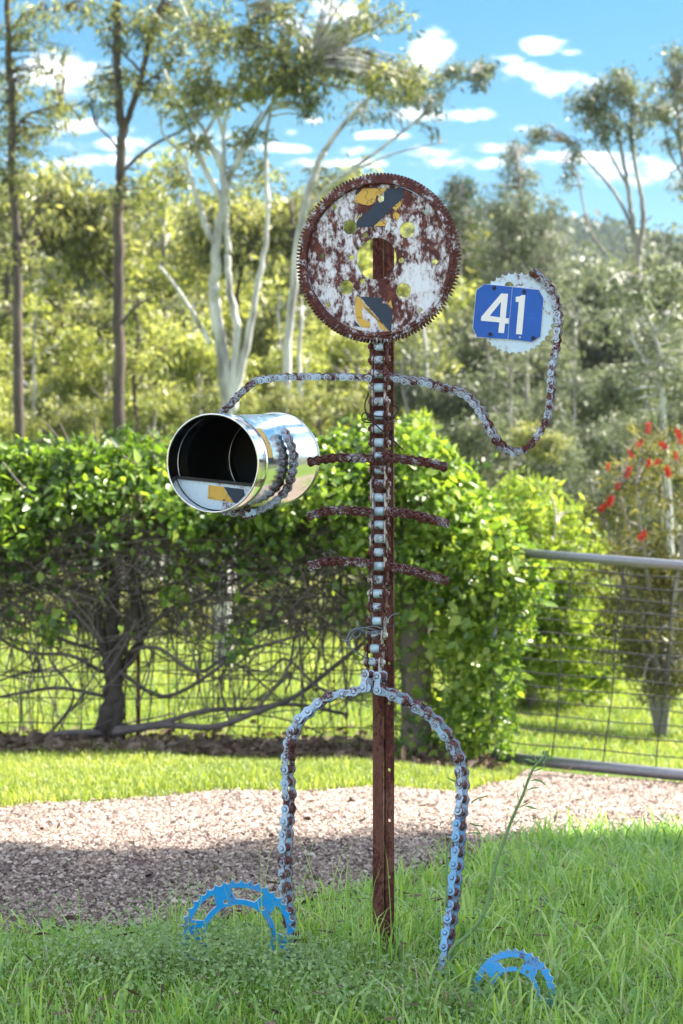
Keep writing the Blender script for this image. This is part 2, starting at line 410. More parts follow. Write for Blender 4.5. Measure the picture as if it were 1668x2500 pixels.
def soil():
    m, nt, out = new_mat('soil_and_turf'); L = nt.links.new
    g = N(nt, 'ShaderNodeNewGeometry'); sx = N(nt, 'ShaderNodeSeparateXYZ'); L(g.outputs['Position'], sx.inputs[0])
    a = noise(nt, pos(nt), 3.5, 6, .7); b2 = noise(nt, pos(nt), 60, 4, .7)
    green = mixc(nt, b2, (.055, .105, .018), (.13, .20, .030)); dirt = mixc(nt, b2, (.055, .040, .032), (.15, .115, .095))
    c = mixc(nt, mathn(nt, 'MULTIPLY', mathn(nt, 'SUBTRACT', a, .55), 8, True), green, dirt)
    forest = mixc(nt, noise(nt, pos(nt), .15, 6, .75), (.018, .028, .014), (.075, .085, .04))
    c = mixc(nt, mathn(nt, 'MULTIPLY', mathn(nt, 'SUBTRACT', sx.outputs[1], 40), .03, True), c, forest)
    b = N(nt, 'ShaderNodeBsdfPrincipled'); L(c, b.inputs['Base Color']); b.inputs['Roughness'].default_value = .95
    b.inputs['Specular IOR Level'].default_value = .1
    L(bump(nt, b2, .7, .02), b.inputs['Normal']); L(b.outputs[0], out.inputs[0]); return m
M['soil'] = soil()
def gravel_mat(name, island):
    m, nt, out = new_mat(name); L = nt.links.new
    if island:
        g = N(nt, 'ShaderNodeNewGeometry'); f = g.outputs['Random Per Island']
    else:
        v = N(nt, 'ShaderNodeTexVoronoi'); L(pos(nt), v.inputs['Vector']); v.inputs['Scale'].default_value = 75
        f = v.outputs['Color']
    c = ramp(nt, f, [(0, (.060, .042, .040)), (.25, (.145, .108, .098)), (.55, (.25, .195, .170)), (.85, (.36, .295, .25)), (1, (.52, .46, .42))])
    b = N(nt, 'ShaderNodeBsdfPrincipled'); L(c, b.inputs['Base Color']); b.inputs['Roughness'].default_value = .9
    b.inputs['Specular IOR Level'].default_value = .15
    if not island: L(bump(nt, v.outputs['Distance'], .8, .01), b.inputs['Normal'])
    L(b.outputs[0], out.inputs[0]); return m
M['gravel'] = gravel_mat('gravel_bed', False); M['stones'] = gravel_mat('gravel_stones', True)
M['litterbed'] = plain('litter_bed', (.13, .095, .075), .95, 0, .6, 45, .7, .02)

# ------------------------------------------------------------------ leaves and grass builders
def rand_unit(n):
    v = rng.normal(size=(n, 3)); return v / np.linalg.norm(v, axis=1)[:, None]
def leaves(mb, C, Dr, L_, W_, fold=.15):
    """kite-shaped blades: C base point, Dr direction"""
    n = len(C); Dr = Dr / (np.linalg.norm(Dr, axis=1)[:, None] + 1e-9)
    S = np.cross(Dr, rand_unit(n)); S /= np.linalg.norm(S, axis=1)[:, None] + 1e-9
    U = np.cross(S, Dr)
    L_ = np.broadcast_to(L_, (n,))[:, None]; W_ = np.broadcast_to(W_, (n,))[:, None]
    V = np.stack((C, C + Dr * L_ * .42 + S * W_ * .5 + U * W_ * fold, C + Dr * L_, C + Dr * L_ * .42 - S * W_ * .5 + U * W_ * fold), 1)
    mb.add(V.reshape(-1, 3), np.arange(n * 4).reshape(-1, 4))
def broad_leaves(mb, C, Dr, L_, W_, up=.6):
    """six-pointed leaf, slightly folded along its midrib (two quads)"""
    n = len(C); Dr = Dr / (np.linalg.norm(Dr, axis=1)[:, None] + 1e-9)
    ref = rand_unit(n) + np.array((0, -.5, up)); S = np.cross(Dr, ref); S /= np.linalg.norm(S, axis=1)[:, None] + 1e-9
    U = np.cross(S, Dr); L_ = np.broadcast_to(L_, (n,))[:, None]; W_ = np.broadcast_to(W_, (n,))[:, None]
    k = W_ * .12
    V = np.stack((C, C + Dr * L_ * .30 + S * W_ * .5 + U * k, C + Dr * L_ * .70 + S * W_ * .36 + U * k, C + Dr * L_,
                  C + Dr * L_ * .70 - S * W_ * .36 + U * k, C + Dr * L_ * .30 - S * W_ * .5 + U * k), 1).reshape(-1, 3)
    i = np.arange(n)[:, None] * 6
    F = np.concatenate((i + np.array([[0, 1, 2, 3]]), i + np.array([[0, 3, 4, 5]])))
    mb.add(V, F)
def blades(mb, C, H, W_, lean, az=None):
    """grass: base points C, height H, width W_, lean 0..1 outward bend"""
    n = len(C); az = rng.uniform(0, 2 * math.pi, n) if az is None else az
    d = np.stack((np.cos(az), np.sin(az), np.zeros(n)), 1)
    tw = az + math.pi / 2 + rng.normal(0, .6, n); s = np.stack((np.cos(tw), np.sin(tw), np.zeros(n)), 1)
    z = np.array((0, 0, 1.)); H = H[:, None]; W_ = W_[:, None]; ln = lean[:, None]
    p1 = C + z * H * .40 + d * H * ln * .16; p2 = C + z * H * .74 * (1 - ln * .12) + d * H * ln * .48; p3 = C + z * H * (1 - ln * .38) + d * H * ln * .98
    V = np.stack((C - s * W_ * .5, C + s * W_ * .5, p1 - s * W_ * .46, p1 + s * W_ * .46, p2 - s * W_ * .30, p2 + s * W_ * .30, p3), 1).reshape(-1, 3)
    i = np.arange(n)[:, None] * 7
    mb.add(V, np.concatenate((i + np.array([[0, 1, 3, 2]]), i + np.array([[2, 3, 5, 4]]))), i + np.array([[4, 5, 6]]))

# ================================================================== SETTING
# ground: one sheet out to the hills
xs = np.concatenate((-np.geomspace(900, 6, 60), np.linspace(-5.5, 5.5, 90), np.geomspace(6, 900, 60)))
ys = np.concatenate((-np.geomspace(400, 3, 24), np.linspace(-2.5, 12, 120), np.geomspace(12.3, 900, 130)))
gx, gy = np.meshgrid(xs, ys)
nx, ny = len(xs), len(ys)
ii = np.arange(ny - 1)[:, None] * nx; jj = np.arange(nx - 1)[None]
gF = np.stack((ii + jj, ii + jj + 1, ii + nx + jj + 1, ii + nx + jj), -1).reshape(-1, 4)
tag(link_obj('ground', mk_mesh('ground', np.stack((gx, gy, gz(gx, gy)), -1), gF, smooth=True), M['soil']), kind='structure')

# gravel driveway
NEAR = [(-8, 3.9), (-2, 4.35), (-1.2, 4.62), (-.8, 4.72), (-.69, 4.84), (-.38, 4.9), (-.14, 5.2), (.04, 5.55), (.32, 5.9), (.63, 6.45), (.84, 6.65), (1.18, 6.9), (2, 7.5), (6, 9.0)]
FAR = [(-8, 6.4), (-3, 7.05), (-1.29, 7.55), (-.74, 7.85), (-.23, 8.05), (.23, 8.4), (.55, 8.65), (.8, 9.3), (.95, 10.2), (2.5, 9.95), (6, 9.6)]
NEARX, NEARY = np.array(NEAR).T; FARX, FARY = np.array(FAR).T
def y_near(x): return np.interp(x, NEARX, NEARY)
def y_far(x): return np.interp(x, FARX, FARY)
px_ = np.concatenate((np.linspace(-8, -1.6, 24, endpoint=False), np.linspace(-1.6, 1.8, 120), np.linspace(1.85, 6, 20)))
tv = np.linspace(0, 1, 60)
wob = .03 * np.sin(px_ * 9) + .02 * np.sin(px_ * 23 + 1)
Yp = (y_near(px_) + wob)[None] * (1 - tv[:, None]) + (y_far(px_) + wob)[None] * tv[:, None]
Xp = np.broadcast_to(px_[None], Yp.shape)
Zp = gz(Xp, Yp) + .008
m_ = len(px_); ii = np.arange(len(tv) - 1)[:, None] * m_; jj = np.arange(m_ - 1)[None]
pF = np.stack((ii + jj, ii + jj + 1, ii + m_ + jj + 1, ii + m_ + jj), -1).reshape(-1, 4)
tag(link_obj('driveway', mk_mesh('driveway', np.stack((Xp, Yp, Zp), -1), pF, smooth=True), M['gravel']), kind='structure')

# loose stones on it
def stones(n, x0, x1, smin, smax):
    x = rng.uniform(x0, x1, n); t = rng.uniform(0.0, 1, n)
    y = y_near(x) * (1 - t) + y_far(x) * t + rng.normal(0, .04, n)
    s = rng.uniform(smin, smax, n) * np.where(rng.random(n) < .04, 1.7, 1)
    c = np.stack((x, y, gz(x, y) + .008 + s * .18), 1)
    th = np.arange(5) * 2 * math.pi / 5
    ring = np.stack((np.cos(th), np.sin(th), np.zeros(5)), 1)
    rr = rng.uniform(.6, 1.15, (n, 5, 1)) * s[:, None, None] * .55
    a = rng.uniform(0, 6.28, n); ca, sa = np.cos(a), np.sin(a)
    rot = np.stack((np.stack((ca, -sa), -1), np.stack((sa, ca), -1)), -2)
    rg = np.concatenate((np.einsum('nij,kj->nki', rot, ring[:, :2]), np.zeros((n, 5, 1))), -1) * rr
    rg[..., 2] = rng.normal(0, .12, (n, 5)) * s[:, None]
    top = np.stack((rng.normal(0, .12, n), rng.normal(0, .12, n), rng.uniform(.25, .5, n)), 1) * s[:, None]
    V = np.concatenate((rg, top[:, None]), 1) + c[:, None]
    i = np.arange(n)[:, None] * 6
    F = np.concatenate([i + np.array([[k, (k + 1) % 5, 5]]) for k in range(5)])
    return V.reshape(-1, 3), F
mb = MB()
for a in ((98000, -1.75, 1.9, .006, .016), (9000, -4.5, -1.75, .010, .022), (6000, 1.9, 4.0, .010, .022)):
    V, F = stones(*a); mb.add(V, None, F)
tag(link_obj('gravel', mb.mesh('gravel'), M['stones']), 'loose pale brown gravel covering the driveway', 'gravel', kind='stuff')

# unseen gravel sheet behind the camera, added to bounce sunlight onto the figure
rx = np.linspace(-40, 40, 60); ry = np.array((-6.5, -4, -2, 0, 1.6, 2.3)); RX, RY = np.meshgrid(rx, ry); m_ = len(rx)
ii = np.arange(len(ry) - 1)[:, None] * m_; jj = np.arange(m_ - 1)[None]
tag(link_obj('bounce_gravel', mk_mesh('bounce_gravel', np.stack((RX, RY, gz(RX, RY) + .02), -1), np.stack((ii + jj, ii + jj + 1, ii + m_ + jj + 1, ii + m_ + jj), -1).reshape(-1, 4)), M['gravel']), kind='structure')

# scraps of leaf and twig on the drive
mb = MB(); n = 420; x = rng.uniform(-2.4, 2.4, n); t = np.where(rng.random(n) < .5, rng.beta(.5, 3, n), rng.random(n)); y = y_near(x) * (1 - t) + y_far(x) * t
d = rand_unit(n); d[:, 2] *= .25; broad_leaves(mb, np.stack((x, y, gz(x, y) + rng.uniform(.014, .026, n)), 1), d, rng.uniform(.012, .055, n), rng.uniform(.004, .016, n))
tag(link_obj('drive_litter', mb.mesh('drive_litter'), M['litter']), 'scattered dry leaves and twigs on the gravel drive', 'leaf litter', kind='stuff')

# leaf litter under the creeper
lx = np.linspace(-4, .75, 70); lv = np.linspace(0, 1, 10)
y0 = 9.85 + .16 * np.sin(lx * 3) + .08 * np.sin(lx * 8); y1 = np.full_like(lx, 10.95)
LY = y0[None] * (1 - lv[:, None]) + y1[None] * lv[:, None]; LX = np.broadcast_to(lx[None], LY.shape)
m_ = len(lx); ii = np.arange(9)[:, None] * m_; jj = np.arange(m_ - 1)[None]
tag(link_obj('litter_strip', mk_mesh('litter_strip', np.stack((LX, LY, gz(LX, LY) + .006), -1), np.stack((ii + jj, ii + jj + 1, ii + m_ + jj + 1, ii + m_ + jj), -1).reshape(-1, 4)), M['litterbed']), kind='structure')
mb = MB(); n = 5200
x = rng.uniform(-3.2, .8, n); y = 9.8 + np.abs(rng.normal(0, .5, n)); C = np.stack((x, y, gz(x, y) + rng.uniform(.012, .04, n)), 1)
d = rand_unit(n); d[:, 2] *= .25
broad_leaves(mb, C, d, rng.uniform(.03, .09, n), rng.uniform(.015, .04, n))
tag(link_obj('leaf_litter', mb.mesh('leaf_litter'), M['litter']), 'dry brown leaf litter lying under the creeper hedge', 'leaf litter', kind='stuff')

# ================================================================== THE CHAIN FIGURE
BASE = Vector((float(P(937, 0, 4.52)[0]), 4.52, 0))
fig = thing('chain_figure', 'rusty scrap metal figure of roller chains with gear head on a steel picket', 'sculpture', BASE)
fb = BASE

# -- star picket: three wings, one with holes
post_ox, post_y = float(P(940, 0, 4.53)[0]), 4.53
z_top = float(P(0, 556, 4.53)[2])
def wing(ang, length, holes):
    out = [(0.003, -.12), (length, -.12), (length, z_top), (0.003, z_top)]
    hs = [circ(length * .5, hz, .0042, 10) for hz in holes]
    me = flat(out, hs, .0055)
    V, F4, F3 = mesh_arrays(me); bpy.data.meshes.remove(me)
    d = np.array((math.cos(R(ang)), math.sin(R(ang)), 0)); nn = np.array((-d[1], d[0], 0))
    W = np.array((post_ox, post_y, 0)) + V[:, :1] * d + V[:, 1:2] * np.array((0, 0, 1.)) + V[:, 2:3] * nn
    return W, F4, F3
hole_px = [872, 990, 1195, 1340, 1435, 1620, 1716, 1810, 1879, 2002, 2140, 1095]
hz = sorted(float(P(0, p, 4.53)[2]) for p in hole_px)
mb = MB()
for a, l, h in ((188, .0275, ()), (-22, .0215, hz), (80, .032, ())):
    mb.add(*wing(a, l, h))
part('post', mb, M['post'], fig)

# -- gear head
hp = Plane(924, 631, 4.485, yaw=-17)
def c1(x, y): return hp.uv(700 + x / 3.4844, 400 + y / 3.4844)
HR = .1905
def gear(rt, rr, n, skew=0.0, duty=.34, ph=0):
    pl = []
    for k in range(n):
        a = 2 * math.pi * (k + ph) / n; da = 2 * math.pi / n
        for f, r in ((-.5 + .12, rr), (-duty / 2 + skew, rt), (duty / 2 + skew, rt), (.5 - .12, rr)):
            pl.append((r * math.cos(a + f * da), r * math.sin(a + f * da)))
    return pl
big_holes = [((540, 538), 62), ((1028, 563), 68), ((510, 1052), 62), ((995, 1080), 66)]
sm_holes = [((408, 368), 24), ((1193, 412), 25), ((668, 608), 24), ((293, 782), 24), ((553, 797), 22), ((975, 820), 25), ((1260, 836), 28),
            ((645, 997), 23), ((357, 1202), 24), ((1138, 1250), 26), ((803, 297), 26)]
k_ = D / FPX / 3.4844
holes = [circ(*c1(765, 808), 177 * k_, 48)] + [circ(*c1(*c), r * k_, 28) for c, r in big_holes] + [circ(*c1(*c), r * k_, 16) for c, r in sm_holes]
me = flat(circ(0, 0, HR * .868, 96), holes, .006, .0008)
head = put('head_plate', me, M['head'], hp.at(0), fig, fb)
me = flat(gear(HR, HR * .956, 144, 0, .30), [circ(0, 0, HR * .872, 96)], .016, .001)
put('ring_gear', me, M['head_rim'], hp.at(.003), fig, fb)
# raised lip inside the teeth, shrunk on the plate
me = flat(circ(0, 0, HR * .925, 96), [circ(0, 0, HR * .875, 96)], .004, .001)
put('ring_lip', me, M['head_rim'], hp.at(.0131), fig, fb)
# dark slots above and below the hub hole
for c, r in (((880, 612), 22), ((850, 1003), 22)):
    q = c1(*c); put('plug', flat(circ(q[0], q[1], r * k_, 12), (), .002), M['post'], hp.at(.0041), fig, fb)
def decal(pts, m, lift=.0036):
    o = put('tape_patch', flat([c1(*p) for p in pts], (), .0008), m, Matrix.Translation(Vector((0, 0, 0))), None, (0, 0, 0))
    o.parent = head; o.matrix_basis = Matrix.Translation((0, 0, lift)); return o
h1 = [(783, 322), (803, 328), (825, 320)]
decal([(866, 210), (1006, 214), (1001, 288), (742, 537), (599, 540), (598, 492), (640, 450), (716, 385), (745, 352), (775, 325), (803, 332), (832, 316), (832, 250)], M['navy'])
decal([(650, 214), (720, 210), (858, 208), (825, 246), (806, 262), (772, 272), (746, 338), (705, 356), (640, 345), (583, 324), (592, 280)], M['yellow'])
decal([(585, 240), (642, 212), (594, 268)], M['navy'])
decal([(990, 302), (974, 365), (934, 402), (903, 376)], M['yellow'])
decal([(932, 406), (965, 432), (955, 482), (914, 470), (908, 430)], M['yellow'])
decal([(744, 531), (800, 488), (852, 484), (842, 531)], M['yellow'])
decal([(600, 470), (625, 430), (628, 450), (602, 484)], M['yellow'])
decal([(590, 1130), (622, 1132), (652, 1172), (645, 1268), (657, 1322), (716, 1350), (711, 1396), (640, 1391), (603, 1342), (588, 1280)], M['yellow'])
decal([(628, 1130), (800, 1139), (822, 1172), (806, 1198), (850, 1188), (905, 1252), (892, 1420), (874, 1420)], M['navy'])
decal([(640, 1166), (872, 1424), (806, 1412), (782, 1372), (764, 1300), (700, 1226), (660, 1226)], M['yellow'])
decal([(890, 1158), (906, 1232), (862, 1196)], M['yellow'])
decal([(578, 1330), (632, 1390), (580, 1378)], M['navy'])

# -- chains
def link_outline(p, r, waist):
    pl = []
    for sgn in (1, -1):
        for k in range(9):
            a = -R(125) + k * R(250) / 8
            pl.append((sgn * (p / 2 + r * math.cos(a)), sgn * r * math.sin(a)))
        pl.append((0, sgn * waist))
    return pl
def edge_slot(me, k=.75):
    """second material slot on the faces that are not the plates' flat sides"""
    nn = np.zeros(len(me.polygons) * 3, np.float32); me.polygons.foreach_get('normal', nn); nn = nn.reshape(-1, 3)
    me.polygons.foreach_set('material_index', (np.abs(nn[:, 2]) < k).astype(np.int32)); return me
def chain_meshes(name, p, r, width, th, pin_r, roll_r, rollers=True):
    """outer link: two plates and two riveted pins; inner link: two plates and two rollers"""
    pl = link_outline(p, r, r * .62); me = flat(pl, (), th, th * .2); V, F4, F3 = mesh_arrays(me); bpy.data.meshes.remove(me)
    def cyl(mb, x, z0, z1, rad, n=12):
        th_ = np.arange(n) * 2 * math.pi / n
        ring = np.stack((x + rad * np.cos(th_), rad * np.sin(th_)), 1)
        ring2 = np.stack((x + rad * .8 * np.cos(th_), rad * .8 * np.sin(th_)), 1); e = rad * .22 * np.sign(z1 - z0)
        VV = np.concatenate([np.c_[ring, np.full(n, z0)], np.c_[ring, np.full(n, z1 - e)], np.c_[ring2, np.full(n, z1)], [[x, 0, z1]]])
        k = np.arange(n); k2 = (k + 1) % n
        mb.add(VV, np.concatenate((np.stack((k, k2, n + k2, n + k), 1), np.stack((n + k, n + k2, 2 * n + k2, 2 * n + k), 1))), np.stack((2 * n + k, 2 * n + k2, np.full(n, 3 * n)), 1))
    res = []
    for inner in (0, 1):
        mb = MB(); h = width / 2 - (th * 1.15 if inner else 0)
        for s in (1, -1):
            mb.add(V + np.array((0, 0, s * h)), F4, F3)
        for x in (p / 2, -p / 2):
            if not inner:
                cyl(mb, x, 0, h + th * .56, pin_r * 1.45); cyl(mb, x, 0, -h - th * .56, pin_r * 1.45)
                cyl(mb, x, 0, h + th * 1.2, pin_r); cyl(mb, x, 0, -h - th * 1.2, pin_r)
            elif rollers:
                cyl(mb, x, 0, h - th * .6, roll_r); cyl(mb, x, 0, -h + th * .6, roll_r)
        res.append(edge_slot(mb.mesh(name)))
    return res
def build_chain(nm, pins, axis, meshes, mats, label=None, start=0):
    """one link object between each pair of pins"""
    ch = bpy.data.objects.new(nm, None); COL.objects.link(ch); ch.parent = fig; ch.empty_display_size = .05
    if label: ch['label'] = label
    pins = [Vector(p) for p in pins]
    for k in range(len(pins) - 1):
        a, b = pins[k], pins[k + 1]; d = (b - a).normalized()
        kx = Vector(axis[k] if isinstance(axis, list) else axis); kx = (kx - d * kx.dot(d)).normalized()
        y = kx.cross(d)
        mid = (a + b) / 2 + Vector((random.uniform(-1, 1), 0, random.uniform(-1, 1))) * .0005
        Mx = Matrix(((d.x, y.x, kx.x, mid.x), (d.y, y.y, kx.y, mid.y), (d.z, y.z, kx.z, mid.z), (0, 0, 0, 1)))
        s = (b - a).length / meshes[2]
        mt = mats(k, len(pins) - 1) if callable(mats) else mats
        o = link_obj('link', meshes[(k + start) % 2], None, ch)
        if len(o.data.materials) < 2: o.data.materials.append(mt); o.data.materials.append(M['edge'])
        o.material_slots[0].link = 'OBJECT'; o.material_slots[0].material = mt
        o.matrix_basis = Matrix.Translation(-fb) @ Mx @ Matrix.Diagonal((s, 1, 1, 1))
    return ch
P60 = .0187; C60 = (*chain_meshes('chain_link', P60, .0083, .020, .0026, .0036, .0062), P60)
P80 = .0290; C80 = (*chain_meshes('heavy_chain_link', P80, .0108, .030, .0034, .0052, .0092), P80)

# left arm: along the shoulder and down behind the tin
L_ARM = [(899,922,4.475),(856,921,4.475),(815,920,4.48),(777,919,4.48),(719,920,4.49),(682,921,4.50),(660,924,4.50),(623,931,4.52),(609,942,4.53),(594,955,4.54),(580,968,4.55),(568,984,4.56),(556,994,4.565),(541,1008,4.57),(520,1030,4.575)]
CF = Vector(P(519, 1131, 4.30)); CB = Vector(P(674, 1120, 4.665)); CAX = (CB - CF).normalized(); CR = .1052; CL = (CB - CF).length
def on_can(px, py, r):
    """where the view ray through this photo point meets a cylinder of radius r round the tin's axis"""
    o = Vector((0, 0, CAMH)); d = Vector(((px - CX) / FPX, 1, (CY - py) / FPX)).normalized()
    w = o - CF; dp = d - CAX * d.dot(CAX); wp = w - CAX * w.dot(CAX)
    a, b, c = dp.dot(dp), 2 * dp.dot(wp), wp.dot(wp) - r * r; q = b * b - 4 * a * c
    t = (-b - math.sqrt(q)) / (2 * a) if q > 0 else -b / (2 * a)
    return o + d * t
pins = resample(smooth_path([P(*p) for p in L_ARM], 6), P60)
build_chain('arm_chain', pins, (.20, .95, .20), C60, M['arm'], 'arm of rusty pale blue chain going behind the tin')
# the hand: chain under the tin and up its near side
HAND = [(614,1238),(645,1229),(665,1220),(682,1209),(698,1194),(707,1178),(713,1160),(716,1142),(717,1122),(716,1104),(711,1088),(704,1072),(697,1055)]
hp3 = [Vector(P(548, 1246, 4.44)), Vector(P(563, 1251, 4.42)), Vector(P(592, 1254, 4.41))] + [on_can(x, y, CR + .0105) for x, y in [(700,1196),(708,1178),(713,1160),(716,1142),(717,1122),(716,1104),(711,1088),(704,1072),(697,1055)]]
hp3[3:3] = [Vector(P(618, 1252, float(hp3[3].y) - .0)), Vector(P(642, 1242, float(hp3[3].y))), Vector(P(668, 1228, float(hp3[3].y))), Vector(P(686, 1212, float(hp3[3].y)))]
pins = resample(smooth_path([tuple(v) for v in hp3], 6), P60)
build_chain('hand_chain', pins, tuple(CAX), C60, M['arm'], 'hand of rusty chain clasped under the tin')
# right arm
R_ARM = [(948,921),(969,923),(990,928),(1008,929),(1028,931),(1047,935),(1065,941),(1080,945),(1103,951),(1124,957),(1143,968),(1156,982),(1170,999),(1180,1015),(1191,1033),(1199,1051),(1208,1069),(1223,1086),(1239,1099),(1259,1105),(1277,1100),(1296,1086),(1314,1061),(1328,1040),(1337,1019),(1341,999),(1344,980),(1346,957),(1346,938),(1347,915),(1349,895),(1353,876),(1358,857),(1360,834),(1362,813),(1364,792),(1364,772),(1360,750),(1356,732),(1349,711),(1338,695),(1321,680),(1303,666)]
ra = smooth_path([P(x, y, 4.475 - .03 * min(1, k / 20)) for k, (x, y) in enumerate(R_ARM)], 6)
build_chain('arm_chain', resample(ra, P60), (.36, .86, .36), C60, M['arm'], 'raised arm of rusty chain holding the number plate')
# ribs
for nm, pl in (('rib', [(758,1128),(790,1122),(827,1118),(868,1118),(905,1120)]), ('rib', [(946,1118),(973,1120),(1026,1126),(1058,1133),(1084,1140)]),
               ('rib', [(758,1259),(790,1250),(825,1246),(868,1247),(905,1251)]), ('rib', [(946,1250),(994,1254),(1043,1265),(1091,1277)]),
               ('rib', [(758,1381),(790,1373),(825,1370),(868,1372),(905,1377)]), ('rib', [(946,1383),(982,1388),(1043,1404),(1089,1418)])):
    build_chain('rib_chain', resample(smooth_path([P(x, y, 4.475) for x, y in pl], 6), P60 * .94), (.22, .90, .40), C60, M['rib'])
# legs: pins traced one by one
def c6(x, y, Y): return P(660 + x / 3.0154, 1600 + y / 3.0154, Y)
LL = [(722,140),(705,238),(612,265),(525,280),(437,303),(355,358),(285,418),(215,475),(176,558),(150,648),(135,742),(130,838),(130,935),(138,1030),(136,1130),(126,1222),(117,1315),(113,1415),(110,1510),(114,1606),(118,1700),(124,1795),(136,1885),(148,1970),(158,2060),(166,2150),(170,2240)]
RL = [(812,152),(812,252),(903,288),(990,328),(1075,372),(1157,427),(1228,495),(1293,577),(1345,662),(1390,757),(1410,857),(1416,952),(1414,1055),(1404,1150),(1394,1250),(1388,1347),(1382,1448),(1372,1548),(1360,1645),(1350,1742),(1343,1845),(1328,1945),(1313,2050),(1302,2150),(1292,2245),(1284,2330)]
build_chain('leg_chain', [c6(x, y, 4.455) for x, y in LL], (.50, .866, .05), C80, M['leg'])
build_chain('leg_chain', [c6(x, y, 4.455 - .12 * max(0, (k - 10) / 15)) for k, (x, y) in enumerate(RL)], (.50, .866, .08), C80,
            lambda k, n: M['leg_blue'] if k > 12 else M['leg'])
# spine: rollers on show, plates on edge
SP = [(926, 846), (926, 1000), (927, 1130), (927, 1260), (925, 1400), (921, 1530), (914, 1605), (913, 1650)]
PS = .0305; ps_me = None
sp_pins = resample(smooth_path([P(x, y, 4.492) for x, y in SP], 8), PS)
spine = bpy.data.objects.new('spine_chain', None); COL.objects.link(spine); spine.parent = fig
ax = Vector((math.cos(R(-14)), math.sin(R(-14)), 0))
pl_me = flat(link_outline(PS, .0115, .0098), (), .0036, .0007)
mb = MB(); th_ = np.arange(16) * 2 * math.pi / 16
prof = [(-.0108, .0078), (-.0098, .0098), (.0098, .0098), (.0108, .0078)]
rv = np.concatenate([np.c_[r * np.cos(th_), r * np.sin(th_), np.full(16, z)] for z, r in prof])
kk = np.arange(16); k2 = (kk + 1) % 16
mb.add(rv, np.concatenate([np.stack((q * 16 + kk, q * 16 + k2, q * 16 + 16 + k2, q * 16 + 16 + kk), 1) for q in range(3)]))
roll_me = mb.mesh('spine_roller', True)
mb = MB(); tube(mb, [(0, 0, -.0255), (0, 0, -.0235), (0, 0, .0235), (0, 0, .0255)], [.004, .0058, .0058, .004], 10); pin_me = mb.mesh('spine_pin', True)
for k in range(len(sp_pins)):
    p = Vector(sp_pins[k]); up = Vector((0, 0, 1)); y = ax.cross(up)
    Mr = Matrix(((up.x, y.x * -1, ax.x, p.x), (up.y, -y.y, ax.y, p.y), (up.z, -y.z, ax.z, p.z), (0, 0, 0, 1)))
    o = put('roller', roll_me, M['roller'], Mr, spine, fb)
    o = put('pin', pin_me, M['spine'], Mr, spine, fb)
    if k < len(sp_pins) - 1:
        q = Vector(sp_pins[k + 1]); d = (q - p).normalized(); mid = (p + q) / 2; inner = k % 2
        for s in (1, -1):
            a2 = ax * s * (.0140 if inner else .0186); yy = ax.cross(d)
            Ml = Matrix(((d.x, yy.x, ax.x, mid.x + a2.x), (d.y, yy.y, ax.y, mid.y + a2.y), (d.z, yy.z, ax.z, mid.z + a2.z), (0, 0, 0, 1)))
            put('side_plate', pl_me, M['spine'], Ml, spine, fb)

# -- hand sprocket and number plate
def sprocket(R_, n, skew, ring_in, nslots, slot_in, hub_in, rot=0, bolt=True):
    pl = []
    for k in range(n):
        a = 2 * math.pi * k / n; da = 2 * math.pi / n
        for f, r in ((-.5, 1.0), (-.36, .965), (-.2, .942), (0, .934), (.2, .942), (.36, .962), (.46, .992)):
            pl.append((R_ * r * math.cos(a + (f + skew) * da), R_ * r * math.sin(a + (f + skew) * da)))
    hs = []
    if hub_in: hs.append(circ(0, 0, R_ * hub_in, 40))
    for k in range(nslots):
        a0 = rot + 2 * math.pi * k / nslots; w = math.pi / nslots * .66
        s = [(R_ * ring_in * math.cos(a0 + t), R_ * ring_in * math.sin(a0 + t)) for t in np.linspace(-w, w, 12)]
        s += [(R_ * slot_in * math.cos(a0 + t), R_ * slot_in * math.sin(a0 + t)) for t in np.linspace(w * .72, -w * .72, 10)]
        hs.append(s)
        if bolt:
            ab = a0 + math.pi / nslots; rb = (slot_in + hub_in) / 2 + .04
            hs.append(circ(R_ * rb * math.cos(ab), R_ * rb * math.sin(ab), R_ * .038, 12))
    return pl, hs
sp = Plane(1259, 765, 4.452, yaw=-6)
pl, hs = sprocket(.0925, 38, .05, 0, 0, 0, .0)
pl = [(x * .96, y) for x, y in pl]
hs = [circ(*sp.uv(1120 + 590 / 4.797, 640 + 285 / 4.797), .0105, 20)]
hand = put('hand_sprocket', flat(pl, hs, .005, .0004), M['hand'], sp.at(0), fig, fb)
def c2(x, y): return sp.uv(1120 + x / 4.797, 640 + y / 4.797)
OUTL = [(300,258),(400,265),(630,288),(780,305),(900,318),(945,322),(1000,430),(985,600),(962,880),(862,945),(740,928),(575,910),(430,903),(212,882),(162,770),(185,540),(205,330)]
shr = [(x + (590 - x) * .012, y + (600 - y) * .012) for x, y in OUTL]
nplate = put('number_plate', flat([c2(*p) for p in OUTL], (), .0016), M['white'], sp.at(.0040), fig, fb)
def sub(name, pts, m, lift, holes=(), th=.0012):
    o = link_obj(name, flat([c2(*p) for p in pts], [[c2(*q) for q in h] for h in holes], th), m, nplate)
    o.location = (0, 0, lift); return o
sub('plate_panel', [(301,262),(400,270),(627,292),(573,903),(430,897),(216,877),(168,770),(190,540),(210,333)], M['plate_blue'], .0015)
sub('plate_panel', [(633,294),(780,310),(900,323),(940,328),(994,430),(980,600),(957,876),(858,938),(740,922),(580,905)], M['plate_blue'], .0015)
sub('digit', [(500,370),(580,375),(552,658),(590,662),(585,725),(545,722),(532,835),(465,828),(478,708),(262,690),(265,645)], M['white'], .0026, [[(498,468),(365,632),(484,650)]])
sub('digit', [(782,390),(742,851),(672,845),(705,470),(668,468),(670,410),(715,405),(738,390)], M['white'], .0026)
